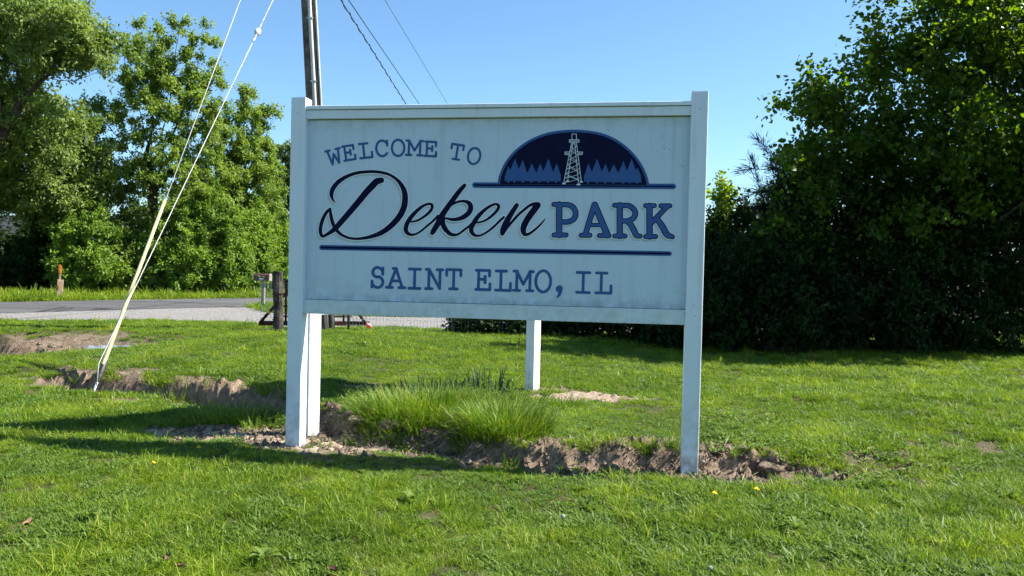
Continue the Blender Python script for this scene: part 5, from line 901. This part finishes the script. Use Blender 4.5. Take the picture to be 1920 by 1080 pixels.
clod('clod at the right end of the bank, right of the right post', 1.62, 4.72, (0.086, 0.06, 0.033), 158, .008, 'soil', 0.02)
clod('tilted clod between the two rounded clods and the leafy weed', -.68, 5.16, (0.061, 0.053, 0.04), 161, .008, 'soil', 0.05)
clod('crumbling clod under the middle of the tall grass, right of the broad pale one', -.20, 4.96, (0.079, 0.053, 0.04), 162, .008, 'soil', 0.07)
leafy('leafy_weed', 'weeds on the bare ground at the right end of the bank', 2.1, 5.0, .32, 90, .06, .028, 131)
leafy('leafy_weed', 'weeds along the edge of the bare patch far right of the post', 2.7, 5.3, .3, 70, .06, .03, 132)
# loose crumbs and dead straw: nobody could count them
g = np.random.default_rng(5); n = 120000; cx = np.concatenate([g.uniform(-8, 3.2, 50000), g.uniform(-2.4, 2.3, 70000)]); cy = np.concatenate([g.uniform(4.2, 13, 50000), g.uniform(4.5, 6.2, 70000)]); dm_, _s = masks(cx, cy); k = (g.random(n) < dm_ ** 2 * .55) & ((cy < 8.5) | (g.random(n) < .6)); cx, cy = cx[k], cy[k]; n = len(cx)
T = np.array([(1, 0, 0), (-1, 0, 0), (0, 1, 0), (0, -1, 0), (0, 0, 1), (0, 0, -1)], float); Ft = np.array([(0, 2, 4), (2, 1, 4), (1, 3, 4), (3, 0, 4), (2, 0, 5), (1, 2, 5), (3, 1, 5), (0, 3, 5)])
sz = g.uniform(.003, .010, n) * (1 + 1.8 * (g.random(n) < .10)); sz *= np.where(cy > 8.5, 1.7, 1); V = T[None] * g.uniform(.6, 1.3, (n, 6, 1)) * sz[:, None, None] + np.stack([cx, cy, terrain(cx, cy) + sz * .3], 1)[:, None]
cm_ = mesh_arr('loose_soil', V.reshape(-1, 3), (np.arange(n)[:, None, None] * 6 + Ft[None]).reshape(-1, 3)); tag(link('loose_soil', cm_, M['soil']), 'loose crumbs of dry soil on the bare ground', 'soil', None, 'stuff')
n = 2600; x = g.uniform(-5, 2.6, n); y = g.uniform(4.3, 8.2, n); dm_, _s = masks(x, y); k = g.random(n) < dm_ * .8; x, y = x[k], y[k]; n = len(x)
B = np.stack([x, y, terrain(x, y) + .008, g.uniform(.04, .13, n), g.uniform(.002, .0035, n), g.uniform(0, 6.28, n), g.uniform(1.5, 4, n), g.normal(0, .2, n), np.full(n, .9), g.normal(0, .4, n)], 1); B[:, 3] *= .35
tag(link('dead_straw', blade_mesh('dead_straw', B, M['straw'])), 'dead straw lying on the bare soil of the bank', 'straw', None, 'stuff')
def gpt(px, py, z=.06): 
    d0 = at(px, py, 1.) - np.array([0, 0, EYE]); t = (z - EYE) / d0[2]; return d0[0] * t, d0[1] * t
for i, (px, py, s, lab) in enumerate([(1055, 962, .010, 'white dandelion seed head in the front lawn below the word PARK'), (1331, 1070, .008, 'white dandelion seed head at the bottom edge, right of centre'), (683, 668, .014, 'white dandelion seed head right of the left posts'), (1318, 858, .010, 'white seed head beside the foot of the right post')]):
    x, y = gpt(px, py, .1); z = zat(x, y); t = empty('dandelion', (x, y, z)); tag(t, lab, 'dandelion', 'dandelions in the lawn'); MB().tube([(0, 0, 0), (.004, 0, .06), (.002, 0, .1)], .0022, 5).build('stalk', M['weed'], t)
    g = np.random.default_rng(200 + i); m = MB()
    for j in range(150):
        v = g.normal(size=3); v /= np.linalg.norm(v); c = np.array([.002, 0, .1 + s * .3]); a = np.cross(v, g.normal(size=3)); a /= np.linalg.norm(a); b = np.cross(v, a); e = c + v * s; q = s * .3; m.add([c, e + a * q, e - a * q, e + b * q, e - b * q], [(0, 1, 2), (1, 3, 2), (1, 2, 4)])
    m.build('seed_head', M['puff'], t)
for i, (px, py, lab) in enumerate([(1340, 926, 'yellow dandelion flower just below the right post'), (1419, 921, 'yellow dandelion flower right of the right post'), (287, 872, 'yellow flower in the lawn left of the posts'), (372, 845, 'tiny yellow flower at the shadow\'s edge left of the posts')]):
    x, y = gpt(px, py, .07); z = zat(x, y); t = empty('dandelion', (x, y, z)); tag(t, lab, 'dandelion', 'dandelions in the lawn'); MB().tube([(0, 0, 0), (0, .004, .07)], .002, 5).build('stalk', M['weed'], t); m = MB()
    for ring, (r, hgt) in enumerate(((.015, .070), (.011, .075), (.006, .079))):
        for k in range(14):
            a = k * 2 * math.pi / 14 + ring * .2; d = np.array([math.cos(a), math.sin(a), 0]); s = np.array([-d[1], d[0], 0]) * .0022; m.add([np.array([0, .004, hgt - .004]), d * r + s + (0, .004, hgt), d * r - s + (0, .004, hgt)], [(0, 1, 2)])
    m.build('flower', M['petal'], t)
def fallen(px, py, L, seed, lab, z=.045):
    x, y = gpt(px, py, z); g = np.random.default_rng(seed); V = []; Fc = []; n = 7
    for i in range(n):
        f = i / (n - 1); w = L * .3 * math.sin(math.pi * (f * .92 + .04)) ** .8
        for sd in (-1, -.5, 0, .5, 1): V.append((L * (f - .5), sd * w, L * (.28 * abs(sd) ** 1.5 * g.uniform(.6, 1.3) + .22 * (f - .5) ** 2 * 4 * .5 + .04 * g.normal())))
    for i in range(n - 1):
        for k in range(4): Fc.append((i * 5 + k, i * 5 + k + 1, i * 5 + 6 + k, i * 5 + 5 + k))
    m = mesh_arr('fallen_leaf', V, Fc, True); o = link('fallen_leaf', m, M['deadleaf']); o.location = (x, y, zat(x, y) + z); o.rotation_euler = (g.uniform(-.5, .5), g.uniform(-.5, .5), g.uniform(0, 6)); tag(o, lab, 'leaf', 'dry leaves on the lawn')
fallen(625, 1066, .05, 301, 'dry brown leaf at the bottom edge left of centre'); fallen(315, 1048, .055, 302, 'dry brown leaf low in the lawn at the left'); fallen(53, 990, .05, 303, 'dry leaf near the lower left corner'); fallen(1521, 684, .08, 304, 'reddish leaf on the far lawn before the hedgerow'); fallen(338, 1062, .04, 305, 'small dark leaf beside the low left brown leaf')
